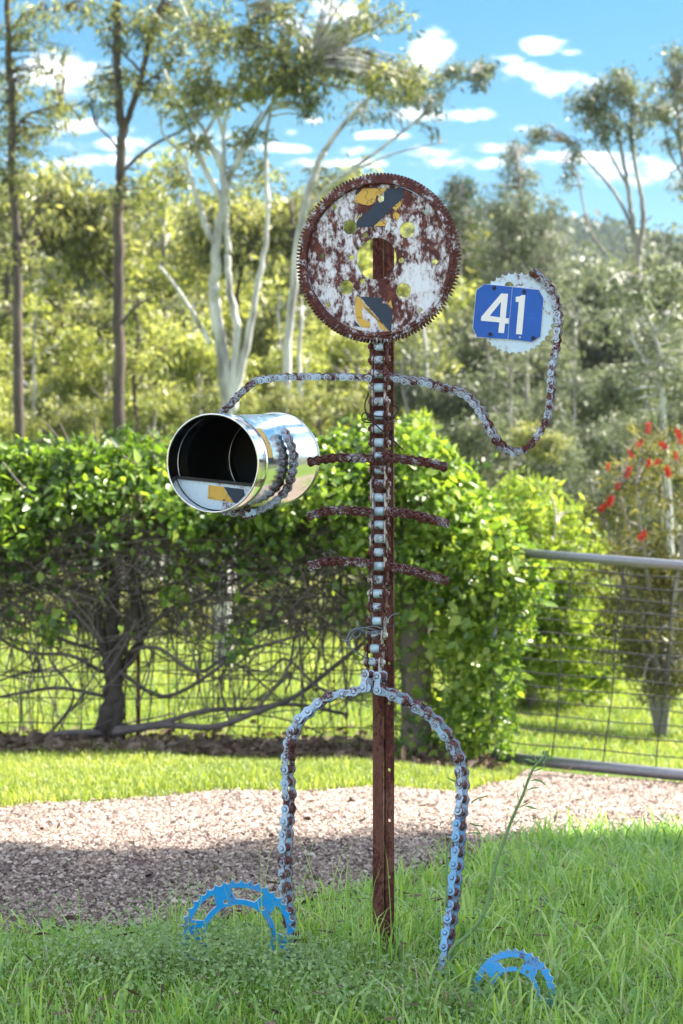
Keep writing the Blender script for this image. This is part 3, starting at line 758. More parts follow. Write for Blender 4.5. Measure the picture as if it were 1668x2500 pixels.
for q, r in (((418, 305), 23), ((768, 350), 23), ((372, 848), 23), ((875, 893), 24)):
    u = c2(*q); s_ = D / FPX / 4.797
    o = link_obj('bolt', flat(circ(u[0], u[1], r * s_, 12), [circ(u[0], u[1], r * s_ * .35, 8)], .004, .0006), M['black'], nplate); o.location = (0, 0, .0035)
u = c2(718, 883); o = link_obj('rivet', flat(circ(u[0], u[1], 12 * s_, 10), (), .003, .0004), M['spine'], nplate); o.location = (0, 0, .003)

# -- feet: blue sprockets half sunk in the grass
fp = Plane(581, 2286, 4.43, yaw=6, pitch=-4)
pl, hs = sprocket(.1285, 40, .12, .855, 6, .655, .56, rot=R(79))
M['lit_edge'] = rust_paint('skylit_steel_edge', (.55, .58, .62), (.62, .64, .66), .45, 90)  # pale steel, with sky light catching the rims put into its colour
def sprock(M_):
    me = flat(pl, hs, .006, .0006); me.materials.append(M['foot']); me.materials.append(M['lit_edge']); edge_slot(me)
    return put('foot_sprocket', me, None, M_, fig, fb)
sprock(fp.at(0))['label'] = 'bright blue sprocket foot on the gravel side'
fp2 = Plane(1254, 2430, 4.14, yaw=-24, pitch=14)
pl, hs = sprocket(.0960, 34, .12, .80, 5, .60, .50, rot=R(97))
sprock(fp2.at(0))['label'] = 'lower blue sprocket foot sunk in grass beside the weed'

# -- tie wires
def c4(x, y, Y): return P(740 + x / 4.126, 830 + y / 4.126, Y)
def c5(x, y, Y): return P(740 + x / 4.126, 1220 + y / 4.126, Y)
mb = MB()
for pl, r in (([(660,540,4.47),(625,640,4.455),(630,715,4.45),(670,790,4.445),(760,880,4.44),(870,975,4.44),(1008,1108,4.43)], .0018),
              ([(690,830,4.45),(620,825,4.45),(592,785,4.45),(610,738,4.45),(650,745,4.45),(652,790,4.45),(620,800,4.45),(610,785,4.45)], .0018),
              ([(640,735,4.455),(720,765,4.45),(800,772,4.45),(890,770,4.46),(955,730,4.49),(960,690,4.5),(925,668,4.51),(898,655,4.515)], .0018),
              ([(650,805,4.455),(730,822,4.45),(830,825,4.455),(890,815,4.48),(930,760,4.5)], .0018)):
    tube(mb, smooth_path([c4(*p) for p in pl], 6), r, 6)
part('tie_wire', mb, M['tie_rust'], fig, True)['label'] = 'dark rusty tie wire curled round the upper spine'
mb = MB()
for pl in ([(855,1275,4.5),(905,1272,4.49),(935,1255,4.48),(943,1236,4.48)], [(790,1310,4.455),(830,1250,4.45),(870,1185,4.46),(920,1155,4.46),(968,1142,4.46)],
           [(780,1330,4.45),(700,1350,4.45),(620,1345,4.45),(590,1305,4.45),(640,1285,4.45),(720,1275,4.445),(790,1300,4.45)],
           [(770,1325,4.447),(680,1300,4.447),(600,1290,4.45),(520,1300,4.45),(465,1350,4.45),(440,1420,4.45),(450,1465,4.45),(500,1510,4.45),(580,1560,4.46),(650,1608,4.47)],
           [(545,1222,4.45),(552,1270,4.445),(575,1320,4.45),(570,1370,4.45),(520,1390,4.45),(500,1340,4.45),(545,1300,4.445),(640,1330,4.445),(730,1335,4.445)],
           [(395,1412,4.45),(440,1425,4.445),(480,1400,4.45),(500,1350,4.45),(570,1305,4.45)], [(480,1470,4.45),(445,1430,4.45),(400,1415,4.45)]):
    tube(mb, smooth_path([c5(*p) for p in pl], 6), .0016, 6)
part('tie_wire', mb, M['tie_grey'], fig, True)['label'] = 'tangled grey tie wire at the waist'

# ================================================================== THE TIN (letterbox), held in the chain arm
tinT = thing('letterbox_tin', 'shiny open steel tin lying on its side as a letterbox in the chain arm', 'letterbox', CF)
e1 = Vector((CAX.y, -CAX.x, 0)).normalized(); e2 = e1.cross(CAX).normalized()
if e2.z < 0: e2 = -e2
def lathe(mb, prof, n=96, a0=0, a1=2 * math.pi):
    full = abs(a1 - a0 - 2 * math.pi) < 1e-6
    th = a0 + (a1 - a0) * np.arange(n if full else n + 1) / n; w = len(th)
    c, A, E1, E2 = (np.array(v) for v in (CF, CAX, e1, e2))
    V = np.concatenate([c + A * s + r * (np.cos(th)[:, None] * E1 + np.sin(th)[:, None] * E2) for s, r in prof])
    j = np.arange(w if full else w - 1); j2 = (j + 1) % w
    mb.add(V, np.concatenate([np.stack((q * w + j, q * w + j2, (q + 1) * w + j2, (q + 1) * w + j), 1) for q in range(len(prof) - 1)]))
def rim(s0, r, t=.0022, n=8): return [(s0 + t * math.sin(2 * math.pi * k / n), r + t * math.cos(2 * math.pi * k / n)) for k in range(n + 1)]
mb = MB()
prof = [(.002, CR - .001), (.050, CR - .001), (.053, CR - .0005), (.055, CR + .0012), (.058, CR + .0012), (.060, CR - .0005)]
prof += [(.064, CR - .001), (CL - .02, CR - .001), (CL - .014, CR), (CL, CR)]
lathe(mb, prof)
part('shell', mb, M['tin'], tinT, True)
mb = MB(); lathe(mb, [(.050, CR - .0022), (.0, CR - .0022)][::-1]); lathe(mb, [(.050, CR - .0022), (.054, CR - .006), (.058, CR - .0022)]); lathe(mb, [(.058, CR - .0022), (.104, CR - .0022)])
part('mouth_band', mb, M['tin'], tinT, True)
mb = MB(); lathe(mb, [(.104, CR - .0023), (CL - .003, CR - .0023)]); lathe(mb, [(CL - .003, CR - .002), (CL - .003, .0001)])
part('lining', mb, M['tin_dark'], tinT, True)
mb = MB(); lathe(mb, rim(0, CR)); part('front_rim', mb, M['tin'], tinT, True)
mb = MB(); lathe(mb, rim(CL, CR + .001)); lathe(mb, [(CL - .0015, CR), (CL - .0015, .0001)]); part('back_end', mb, M['tin'], tinT, True)
mb = MB(); lathe(mb, rim(CL * .90, CR - .0035, .0012)); part('seam', mb, M['tin'], tinT, True)
# half-moon sill of old sign sheet with a black edge bar
tp = Plane(519, 1131, 4.30); tp.o = CF + CAX * .030; tp.n = -CAX; tp.ux = -e1 if e1.x < 0 else e1; tp.uy = e2; tp.M = frame(tp.o, tp.ux, tp.uy)
def c3(x, y): return tp.uv(390 + x / 3.6465, 880 + y / 3.6465)
la, ra_ = c3(285, 1038), c3(850, 1112)
rr = CR - .0035
aL = math.pi + math.asin(min(1, -la[1] / rr)); aR = 2 * math.pi - math.asin(min(1, -ra_[1] / rr))
arc = [(rr * math.cos(t), rr * math.sin(t)) for t in np.linspace(aL, aR, 30)]
sill = put('sill', flat(arc, (), .002), M['hand'], tp.at(0), tinT, CF)
sill['label'] = 'pale sheet sill across the lower mouth of the tin'
def sillsub(nm, pts, m, th, lift):
    o = link_obj(nm, flat(pts, (), th), m, sill); o.location = (0, 0, lift)
p0, p1 = arc[0], arc[-1]; v = Vector((p1[0] - p0[0], p1[1] - p0[1])).normalized(); nn_ = Vector((-v.y, v.x)) * .0035
if nn_.y < 0: nn_ = -nn_
sillsub('edge_bar', [(p0[0], p0[1] - nn_.y), (p1[0], p1[1] - nn_.y), (p1[0] + nn_.x, p1[1] + nn_.y), (p0[0] + nn_.x, p0[1] + nn_.y)], M['black'], .006, .001)
sillsub('tape_patch', [c3(*p) for p in ((437,1108),(570,1124),(612,1195),(664,1268),(600,1255),(432,1230))], M['yellow'], .0008, .0018)
sillsub('tape_patch', [c3(*p) for p in ((574,1124),(750,1148),(762,1200),(688,1272),(668,1268),(616,1192))], M['navy'], .0008, .0018)
# strip of hazard tape round the outside behind the mouth
for nm, m, s0, s1, a0, a1 in (('tape_strip', M['yellow'], .062, .092, 5, 44), ('tape_strip', M['navy'], .062, .092, -2, 5)):
    mb = MB(); sg = 1 if e1.x > 0 else -1
    aa = (R(a0), R(a1)) if sg > 0 else (math.pi - R(a1), math.pi - R(a0))
    lathe(mb, [(s0, CR + .0004), (s1, CR + .0004)], 24, *aa); part(nm, mb, m, tinT, True)

# ================================================================== GATE
gate = thing('field_gate', 'grey pipe field gate with wire mesh at the right of the creeper hedge', 'gate', tuple(P(1450, 1900, 10.15)))
def gpt(px, top):
    t = (px - 1310) / (1668 - 1310); Y = 10.25 - .25 * t
    return P(px, 1353 + 27 * t, Y) if top else np.array(((px - CX) * Y / FPX, Y, float(gz((px - CX) * Y / FPX, Y)) + .055))
for top in (1, 0):
    mb = MB(); tube(mb, [gpt(x, top) for x in (1205, 1668, 2150)], 0.024 if top else .030, 14)
    part('top_rail' if top else 'bottom_rail', mb, M['galv'], gate, True)
for x in (1205, 2150):
    mb = MB(); tube(mb, [gpt(x, 1), gpt(x, 0)], .021, 12); part('end_stile', mb, M['galv'], gate, True)
for k in range(1, 15):
    f = k / 15; f = f ** .92; mb = MB()
    sag = lambda x: np.array((0, 0, -.004 * math.sin(x * .02 + k)))
    tube(mb, [gpt(x, 1) * f + gpt(x, 0) * (1 - f) + sag(x) for x in np.linspace(1205, 2150, 16)], .0034, 4); part('mesh_wire', mb, M['wire'], gate)
for k, x in enumerate(np.arange(1240, 2140, 128)):
    lean = -60 + 9 * k
    mb = MB(); tube(mb, [gpt(x + 28, 1) * (1 - f) + gpt(x - 22, 0) * f + np.array((.006 * math.sin(9 * f + k), 0, 0)) for f in np.linspace(0, 1, 10)], .0036, 4); part('mesh_wire', mb, M['wire'], gate)

# ================================================================== CREEPER HEDGE ON ITS FENCE
HY = 10.6
fence = thing('wire_fence', 'wire mesh fence on timber posts half buried under the creeper', 'fence', (-.6, HY, float(gz(-.6, HY))))
def timber(px, py0, py1, Y, w, lean=0):
    mb = MB(); pts = [P(px + lean * f, py0 + (py1 - py0) * f, Y) for f in np.linspace(0, 1, 10)]
    tube(mb, [p + np.array((.006 * math.sin(3 * i + px), .004 * math.cos(2 * i), 0)) for i, p in enumerate(pts)], w * np.array([1.06, 1.02, 1, .98, 1.02, .97, 1, .98, .96, .95]), 10)
    return mb
for px, y0_, y1_, Y, w, ln in ((1018, 1925, 1180, HY - .02, .085, -6), (-260, 1860, 1120, HY, .055, 0)):
    part('post', timber(px, y0_, y1_, Y, w, ln), M['wood'], fence, True)
for k in range(9):
    z = .10 + k * .14; mb = MB()
    xx = np.linspace(-3.6, .55, 24); tube(mb, np.stack((xx, np.full(24, HY + .06) + .01 * np.sin(xx * 5), gz(xx, np.full(24, HY)) + z + .008 * np.sin(xx * 2 + k)), 1), .0032, 4)
    part('fence_wire', mb, M['wire'], fence)
for k, x in enumerate(np.arange(-3.5, .5, .235)):
    g0 = float(gz(x, HY)); mb = MB(); tube(mb, [(x, HY + .065, g0), (x + .01 * math.sin(k), HY + .065, g0 + .6), (x, HY + .065, g0 + 1.25)], .0032, 4)
    part('fence_wire', mb, M['wire'], fence)
mb = MB(); tube(mb, [P(338, 1830, HY), P(338, 1690, HY), P(337, 1560, HY)], .012, 6); part('stake', mb, M['post'], fence)

M['wood_pale'] = plain('pale_timber', (.42, .40, .38), .85, 0, .45, 20, .8, .01, (1, 1, .15))
lp = thing('lawn_post', 'pale weathered timber post on the far lawn seen through the creeper stems', 'post', tuple(P(550, 1640, 16.5)))
part('trunk', timber(550, 1665, 1385, 16.5, .075, -6), M['wood_pale'], lp, True)
vine = thing('creeper_hedge', 'dense green creeper smothering the fence with bare tangled stems below', 'hedge', (-1.21, HY, float(gz(-1.21, HY))))
mb = MB()
def hpx(pts, Y=HY, n=6): return smooth_path([P(x, y, Y + (pt[0] if pt else 0)) for x, y, *pt in pts], n)
for pts, r0, r1 in (([(262,1822),(268,1740),(282,1660),(270,1560),(278,1470),(262,1380),(250,1300)], .075, .035),
                    ([(276,1822,-.05),(286,1720,-.07),(276,1640,-.06),(300,1570,-.06),(325,1510,-.04),(335,1430),(320,1330),(345,1250)], .055, .025),
                    ([(240,1815,-.03),(262,1740,-.08),(278,1680,-.09),(256,1600,-.08),(238,1530,-.05),(252,1450),(268,1340)], .05, .02),
                    ([(278,1670,-.03),(308,1620),(342,1570),(350,1500),(330,1420),(300,1330)], .035, .02),
                    ([(225,1835),(250,1800,-.05),(275,1760,-.06)], .05, .05), ([(300,1830),(290,1790,-.05),(280,1740,-.06)], .045, .045)):
    q = hpx(pts); tube(mb, q + rng.normal(0, .004, q.shape), np.linspace(r0, r1 * .75, len(q)) * rng.uniform(.72, .95, len(q)), 8)
part('trunk', mb, M['vinewood'], vine, True)
# long sweeping stems
mb = MB()
for pts, r in (([(275,1790),(400,1770),(520,1775),(620,1740),(720,1700),(800,1640),(900,1560)], .020), ([(280,1780),(390,1765),(500,1735),(600,1730),(720,1720),(850,1745)], .016),
               ([(260,1790),(160,1790),(60,1805),(-60,1830)], .02), ([(255,1700),(150,1680),(60,1690),(-60,1715)], .012), ([(250,1640),(170,1600),(60,1590),(-60,1520)], .013),
               ([(255,1590),(150,1560),(70,1500),(-20,1440)], .012), ([(290,1640),(400,1700),(520,1640),(600,1560),(700,1500),(800,1400)], .012),
               ([(290,1600),(380,1580),(480,1640),(560,1600),(700,1560),(860,1500),(940,1400)], .012), ([(330,1560),(430,1480),(540,1470),(640,1400)], .012),
               ([(240,1560),(140,1450),(60,1380),(-40,1350)], .012), ([(620,1740),(700,1640),(720,1560),(760,1480)], .010), ([(100,1820),(180,1700),(120,1600),(180,1500)], .009),
               ([(860,1700),(780,1680),(700,1610),(640,1640),(520,1600)], .010), ([(560,1760),(540,1660),(590,1560),(560,1470)], .008)):
    q = hpx([(x, y, random.uniform(-.18, .12)) for x, y in pts]); tube(mb, q, np.linspace(r, r * .6, len(q)), 5)
for k in range(1380):
    # tangle of thin stems, thickest right under the leaves
    x0 = rng.uniform(-420, 960); y0 = 1275 + abs(rng.normal(0, 1)) * 110 + (rng.random() < .15) * rng.uniform(0, 400)
    if y0 > 1800: continue
    L = rng.uniform(90, 330); a = rng.normal(0, .75) + (math.pi if rng.random() < .5 else 0); c = rng.normal(0, .6)
    s = np.linspace(0, 1, 6); an = a + c * s
    X = x0 + np.concatenate(([0], np.cumsum(np.cos(an[:-1]) * L / 5))); Yy = y0 + np.concatenate(([0], np.cumsum(np.sin(an[:-1]) * L / 5)))
    Yd = HY + np.linspace(*rng.uniform(-.35, .3, 2), 6)
    tube(mb, [P(X[i], min(Yy[i], 1822), Yd[i]) for i in range(6)], rng.uniform(.0016, .0050), 4, False)
for k in range(150):
    x0 = rng.uniform(-150, 980); y0 = rng.uniform(1300, 1500); y1 = rng.uniform(1650, 1830); w = rng.normal(0, 35)
    tube(mb, [P(x0 + w * s * s + 8 * math.sin(5 * s + k), y0 + (y1 - y0) * s, HY + .1 * math.sin(k)) for s in np.linspace(0, 1, 6)], rng.uniform(.0015, .0035), 4, False)
tw = part('twig_tangle', mb, M['twig'], vine); tw['kind'] = 'stuff'

TOPX = [-200, 0, 120, 200, 330, 420, 560, 700, 760, 870, 960, 1010, 1060, 1110, 1160, 1210, 1260, 1300, 1335]
TOPY = [1095, 1092, 1108, 1098, 1085, 1102, 1090, 1105, 1075, 1062, 1050, 1045, 1075, 1110, 1165, 1225, 1290, 1345, 1420]
def leaf_density(x, y):
    top = np.interp(x, TOPX, TOPY)
    d = y - top
    bot = 165 + 45 * np.sin(x * .012 + 1) + 35 * np.sin(x * .031) + np.where(x > 640, (x - 640) * .55, 0)
    a = np.where((d > -6) & (d < bot), 1.0, 0)
    a = np.where((d >= bot), .34 * np.exp(-(d - bot) / 65), a)                       # thins out to bare stems
    patch = np.sin(x * .021 + 2.0) * np.sin(y * .019 + x * .006)
    a = np.maximum(a, np.where((d > bot) & (d < 520) & (patch > .78), .32, 0))
    right = np.where(x > 905, sstep(905, 1010, x), 0)
    edge = np.interp(y, [1040, 1300, 1400, 1480, 1600, 1750, 1900], [1130, 1300, 1335, 1315, 1265, 1235, 1240])
    rr_ = np.where((y < 1885) & (d > -4), right * np.where(y > 1400, .55 + .25 * sstep(1060, 1180, x), 1), 0)
    hollow = (x > 930) & (x < 1085) & (y > 1500) & (y < 1900)
    rr_ = np.where(hollow, rr_ * .35, rr_)
    a = np.where(x > 905, np.maximum(a * (1 - right), rr_), a)
    a = a * (1 - sstep(-14, 10, x - edge + 14 * np.sin(y * .06)))
    return a
def hedge_points(n):
    out = []; tot = 0
    while tot < n:
        x = rng.uniform(-480, 1345, 60000); y = rng.uniform(1035, 1890, 60000)
        clump = .55 + .45 * np.sin(x * .083 + 1.7 * np.sin(y * .05)) * np.sin(y * .091 + 1.3 * np.sin(x * .04))
        ok = rng.random(60000) < leaf_density(x, y) * (.04 + .96 * clump ** 1.6)
        out.append(np.stack((x[ok], y[ok]), 1)); tot += ok.sum()
    q = np.concatenate(out)[:n]
    dep = rng.uniform(-1, 1, n); top = np.interp(q[:, 0], TOPX, TOPY)
    half = .16 + .34 * np.clip((q[:, 1] - top) / 130, 0, 1)
    Y = HY + dep * half
    C = np.stack(((q[:, 0] - CX) * HY / FPX, Y, CAMH - (q[:, 1] - CY) * HY / FPX), 1)
    # surface lumps in and out
    C[:, 1] += .08 * np.sin(C[:, 0] * 5) * np.sin(C[:, 2] * 7 + C[:, 0] * 2)
    return C
n = 49000; C = hedge_points(n); mb = MB()
d = rand_unit(n); d[:, 2] -= .35; d[:, 1] -= .35; ls = rng.gamma(6, .0068, n).clip(.018, .085)
broad_leaves(mb, C, d, ls, ls * rng.uniform(.5, .72, n))
fo = part('foliage', mb, M['leaf_hedge'], vine); fo['kind'] = 'stuff'
# the nearest leaves one by one, and long shoots waving over the top
lm = MB(); broad_leaves(lm, np.zeros((1, 3)), np.array([[0, 0, 1.]]), .072, .042)
leaf_me = lm.mesh('creeper_leaf'); leaf_me.materials.append(M['leaf_hedge'])
C = hedge_points(1500); C = C[np.argsort(C[:, 1])][:300]
for p in C:
    o = link_obj('leaf', leaf_me, None, vine); o.location = Vector(p) - vine.location + Vector((0, -.04, 0))
    o.rotation_euler = (random.uniform(1.2, 2.6), random.uniform(-.8, .8), random.uniform(0, 6.28)); o.scale = [random.uniform(.75, 1.15)] * 3
mb = MB(); lb = MB()
for k in range(70):
    x0 = rng.uniform(-150, 1290); y0 = np.interp(x0, TOPX, TOPY) + 15; q = smooth_path([P(x0, y0, HY), P(x0 + rng.normal(0, 14), y0 - rng.uniform(12, 42), HY), P(x0 + rng.normal(10, 30), y0 - rng.uniform(15, 70), HY)], 5)
    tube(mb, q, .003, 4, False); dd = rand_unit(len(q)); leaves(lb, q, dd, .05, .022)
sh = part('shoots', mb, M['stalk'], vine); sh['kind'] = 'stuff'
sl = part('shoot_leaves', lb, M['leaf_hedge'], vine); sl['kind'] = 'stuff'

# ================================================================== TREES
def local_tree(parent, paths, blobs, leafm, barkm, lsize=(.07, .12), lw=.22, droop=.8, twig=.006, base=Vector((0, 0, 0)), sides=8, branch_name='trunk'):
    """paths: [(Nx3 points, r0, r1)]; blobs: [(centre, radii, clusters, leaves per cluster, cluster radius)]"""
    mb = MB(); samp = []
    for q, r0, r1 in paths:
        q = smooth_path(q, 6); q = q + np.c_[rng.normal(0, r0 * .12, (len(q), 2)), np.zeros(len(q))]
        tube(mb, q, np.linspace(r0, r1, len(q)), sides); samp.append(q[len(q) // 3:])
    samp = np.concatenate(samp); lb = MB()
    for c, rad, nc, nl, cr in blobs:
        c = np.asarray(c, float); rad = np.asarray(rad, float)
        u = rand_unit(nc) * (rng.random((nc, 1)) ** .42); cc = c + u * rad
        for p in cc:
            d2 = ((samp - p) ** 2).sum(1) + np.clip(samp[:, 2] - p[2], 0, None) ** 2 * 4
            s = samp[d2.argmin()]
            if ((s - p) ** 2).sum() > 1e-4:
                m1 = s * .55 + p * .45 + rng.normal(0, .06, 3) * np.linalg.norm(p - s) + np.array((0, 0, .08)) * np.linalg.norm(p - s)
                tube(mb, smooth_path([s, m1, p], 3), np.linspace(twig * 2.2, twig * .6, 7), 4, False)
        k = np.repeat(np.arange(nc), nl); n = len(k)
        o = rand_unit(n) * (rng.random((n, 1)) ** .5) * cr * np.array((1, 1, .75))
        d = rand_unit(n); d[:, 2] -= droop
        L_ = rng.uniform(*lsize, n)
        leaves(lb, cc[k] + o, d, L_, L_ * lw * rng.uniform(.7, 1.3, n))
    t = part(branch_name, mb, barkm, parent, True, base); f = part('crown', lb, leafm, parent, False, base)
    f['kind'] = 'stuff' if False else f.get('kind', None) or 'thing'
    del f['kind']
    return t, f

def photo_tree(name, label, cat, Y, paths, blobs, leafm, barkm, group=None, **kw):
    """a tree whose limbs follow the photo at its own distance"""
    b = P(*paths[0][0][0], Y); base = Vector((b[0], Y, float(gz(b[0], Y))))
    root = thing(name, label, cat, base, group)
    S = Y / FPX; pp = []
    for i, (pts, r0, r1) in enumerate(paths):
        q = [P(x, y, Y + (dd[0] if dd else 0)) for x, y, *dd in pts]
        if i == 0: q = [np.array((q[0][0], Y, base.z - .1))] + q
        pp.append((q, r0 * S, r1 * S))
    bb = [(P(x, y, Y + rng.normal(0, .2)), (rx * S, max(rx, ry) * S * .8, ry * S), int(nc * 1.9), max(7, int(nl * .62)), cr * S * 1.35) for x, y, rx, ry, nc, nl, cr in blobs]
    local_tree(root, pp, bb, leafm, barkm, base=base, **kw)
    return root

KW = dict(lsize=(.07, .14), lw=.22, droop=.9, twig=.006)
photo_tree('gum_tree', 'slender dark-trunked gum tree at the left edge of the picture', 'tree', 24,
    [([(48,1300),(46,1075),(45,800),(42,600),(30,420),(28,250),(22,100),(20,-80),(24,-300)], 15, 6), ([(44,600),(75,540),(120,470)], 5, 2), ([(28,330),(70,280),(150,255)], 4, 2), ([(24,200),(-30,150),(-60,90)], 4, 2), ([(22,80),(70,30),(160,20)], 4, 1.5), ([(38,500),(10,420),(-50,380)], 5, 2)],
    [(60,330,80,60,16,26,26),(150,260,60,60,12,24,24),(110,190,70,50,10,22,22),(20,240,60,90,16,26,26),(40,80,70,70,12,24,24),(120,40,90,40,12,20,22),(30,420,60,50,12,26,26),(210,20,60,30,8,16,20),(150,130,40,40,5,16,18),(20,-80,90,60,14,22,28),(50,610,60,40,8,26,24)], M['leaf_gum'], M['bark_dark'], **KW)
photo_tree('gum_tree', 'dark-trunked gum tree forking into two tall leaders left of the white gum', 'tree', 23,
    [([(288,1300),(290,1075),(290,800),(288,600),(290,470),(297,370),(296,310),(288,200),(286,80),(292,-40),(296,-200)], 16, 8), ([(297,340),(320,270),(345,190),(362,110),(385,40),(420,-60)], 9, 5), ([(300,420),(340,380),(390,345),(460,310),(540,250)], 5, 2), ([(290,720),(270,690),(235,650)], 5, 2), ([(350,180),(300,130),(250,100)], 4, 1.5), ([(300,380),(270,340),(230,300)], 4, 2), ([(292,800),(330,750),(380,720)], 5, 2),([(340,210),(400,170),(470,100)], 4, 2)],
    [(280,60,60,60,14,26,24),(370,70,70,70,16,26,26),(350,200,70,50,12,24,24),(260,190,50,50,9,22,22),(240,260,40,40,6,18,20),(430,130,60,60,12,24,24),(440,30,70,50,14,24,26),(410,235,50,30,7,20,20),(300,-70,110,60,18,22,30),(330,470,60,40,8,24,24),(520,60,50,60,10,22,24)], M['leaf_gum'], M['bark_dark'], **KW)
photo_tree('white_gum', 'white-barked gum with several smooth stems spreading above the tin', 'tree', 21,
    [([(560,1300),(556,1080),(552,960),(540,850),(528,760),(524,680),(530,590),(546,500),(548,440),(530,380),(500,330)], 20, 7),
     ([(562,1000),(572,900),(578,800),(560,700),(556,620)], 11, 8), ([(565,1010),(590,900),(612,800),(628,700),(648,600),(655,500)], 11, 5),
     ([(530,600),(505,560),(480,480),(462,420),(440,370)], 9, 5), ([(548,500),(520,450),(490,390),(470,330),(430,250),(400,170)], 8, 4), ([(546,470),(548,400),(545,330),(560,260),(590,180)], 7, 3),
     ([(530,390),(500,320),(470,280),(450,220)], 6, 3), ([(560,620),(552,540),(556,460),(590,360),(640,270)], 8, 3), ([(548,440),(590,380),(640,290),(700,210),(760,150)], 7, 3),
     ([(514,840),(480,780),(430,700),(390,650)], 7, 3), ([(655,500),(650,420),(650,330),(670,240),(700,150)], 6, 3), ([(440,370),(400,330),(390,280)], 4, 2), ([(500,330),(540,270),(620,240),(700,200)], 5, 2),([(545,330),(510,200),(470,80),(440,0)], 5, 3),([(590,180),(610,90),(600,0)], 4, 2)],
    [(480,190,60,40,10,26,24),(450,260,55,40,9,24,24),(540,230,70,50,14,26,26),(640,190,80,60,22,28,26),(700,130,90,60,26,30,28),(740,210,70,50,16,28,26),(800,120,70,70,18,26,26),(860,170,70,60,14,24,24),(760,260,40,30,7,20,20),(600,90,80,60,16,24,26),(520,90,80,70,14,22,26),(690,30,100,50,18,22,28),(930,190,50,60,12,26,24),(980,160,50,40,9,22,22),(1010,200,30,40,6,20,20),(600,330,60,40,9,22,24),(480,340,50,40,8,22,24),(430,420,60,40,8,24,24),(640,420,60,50,9,22,24),(850,40,70,50,11,20,24),(960,50,60,50,8,16,22),(560,-60,120,50,16,20,28),(780,-60,120,50,16,20,28)],
    M['leaf_gum'], M['bark_white'], **KW)
photo_tree('white_gum', 'gum with pale leaning limbs reaching right behind the gear head', 'tree', 26,
    [([(700,1300),(700,1000),(715,700),(740,520),(770,420),(790,370)], 12, 8), ([(790,370),(850,290),(900,240),(950,190),(990,150)], 7, 3), ([(860,410),(900,385),(960,340),(1010,300),(1050,270),(1085,240)], 5, 2), ([(740,520),(820,440),(900,400),(980,370),(1090,345)], 5, 1.5), ([(1010,300),(1060,250),(1100,215),(1150,180)], 3.5, 1.5), ([(900,240),(960,220),(1040,190),(1120,170)], 4, 1.5)],
    [(1000,190,40,45,8,26,22),(1050,200,50,40,9,26,22),(1110,170,30,30,7,24,20),(1180,160,28,30,7,26,20),(1170,180,26,24,5,22,18),(1060,260,24,34,5,20,18),(1010,245,60,30,8,22,22),(940,260,40,40,6,20,20),(990,220,50,30,7,22,20),(1050,310,20,20,3,16,16),(880,260,40,50,7,20,22),(780,440,60,40,9,24,24),(1170,205,14,14,3,18,14)], M['leaf_olive'], M['bark_white'], **KW)
photo_tree('gum_tree', 'tall grey gum with a thin airy crown at upper right', 'tree', 30,
    [([(1600,1300),(1575,900),(1560,650),(1548,560),(1535,470),(1520,380),(1500,300)], 9, 4), ([(1560,620),(1570,520),(1555,420),(1540,330),(1545,230)], 7, 3), ([(1548,560),(1500,470),(1440,400),(1400,350)], 5, 2), ([(1530,450),(1480,360),(1430,270)], 4, 2), ([(1545,300),(1580,230),(1600,200)], 3, 1.5), ([(1480,620),(1440,560),(1410,430)], 4, 2)],
    [(1430,250,50,40,14,30,22),(1480,230,50,45,14,30,22),(1530,210,60,45,18,30,24),(1570,260,40,50,12,28,22),(1500,300,70,30,12,28,22),(1440,290,40,30,9,26,20),(1320,330,26,30,7,30,18),(1395,370,25,40,8,28,18),(1550,330,30,40,7,24,20),(1520,180,30,20,5,24,18),(1390,430,24,30,5,22,18),(1470,340,30,20,5,22,18)], M['leaf_olive'], M['bark_grey'], **KW)
photo_tree('gum_tree', 'dark gum crown leaning in at the right edge of the picture', 'tree', 28,
    [([(1760,1300),(1740,900),(1710,600),(1680,450),(1660,330),(1650,220)], 11, 4), ([(1680,450),(1640,380),(1620,300)], 4, 2), ([(1665,400),(1640,420),(1620,410)], 3, 1)],
    [(1640,210,45,60,14,28,22),(1650,140,40,30,10,28,22),(1620,270,40,30,9,26,20),(1690,250,60,80,16,28,26),(1655,330,20,50,6,24,18),(1625,350,16,20,3,20,14),(1670,450,40,40,7,24,20)], M['leaf_olive'], M['bark_grey'], **KW)
photo_tree('gum_tree', 'bushy grey-green gum with a pointed crown right of the gear head', 'tree', 36,
    [([(1285,1250),(1285,900),(1275,650),(1270,480),(1265,380)], 9, 3), ([(1280,700),(1230,600),(1210,520)], 4, 2), ([(1278,640),(1330,560),(1350,500)], 4, 2)],
    [(1262,380,36,36,12,34,18),(1255,440,60,50,22,34,20),(1230,510,80,60,30,34,22),(1300,540,80,80,36,34,24),(1230,620,90,70,34,34,24),(1330,640,80,80,30,34,24),(1220,720,90,80,30,34,26),(1310,750,90,80,28,34,26)], M['leaf_olive'], M['bark_grey'], **KW)
photo_tree('gum_tree', 'round dark green treetop just right of the gear head', 'tree', 42,
    [([(1125,1250),(1125,900),(1122,600),(1120,470)], 6, 2), ([(1124,650),(1090,560)], 3, 1)],
    [(1122,465,46,40,34,34,16),(1110,520,70,50,30,34,20),(1140,580,70,60,26,34,20)], M['leaf_dark'], M['bark_grey'], **KW)
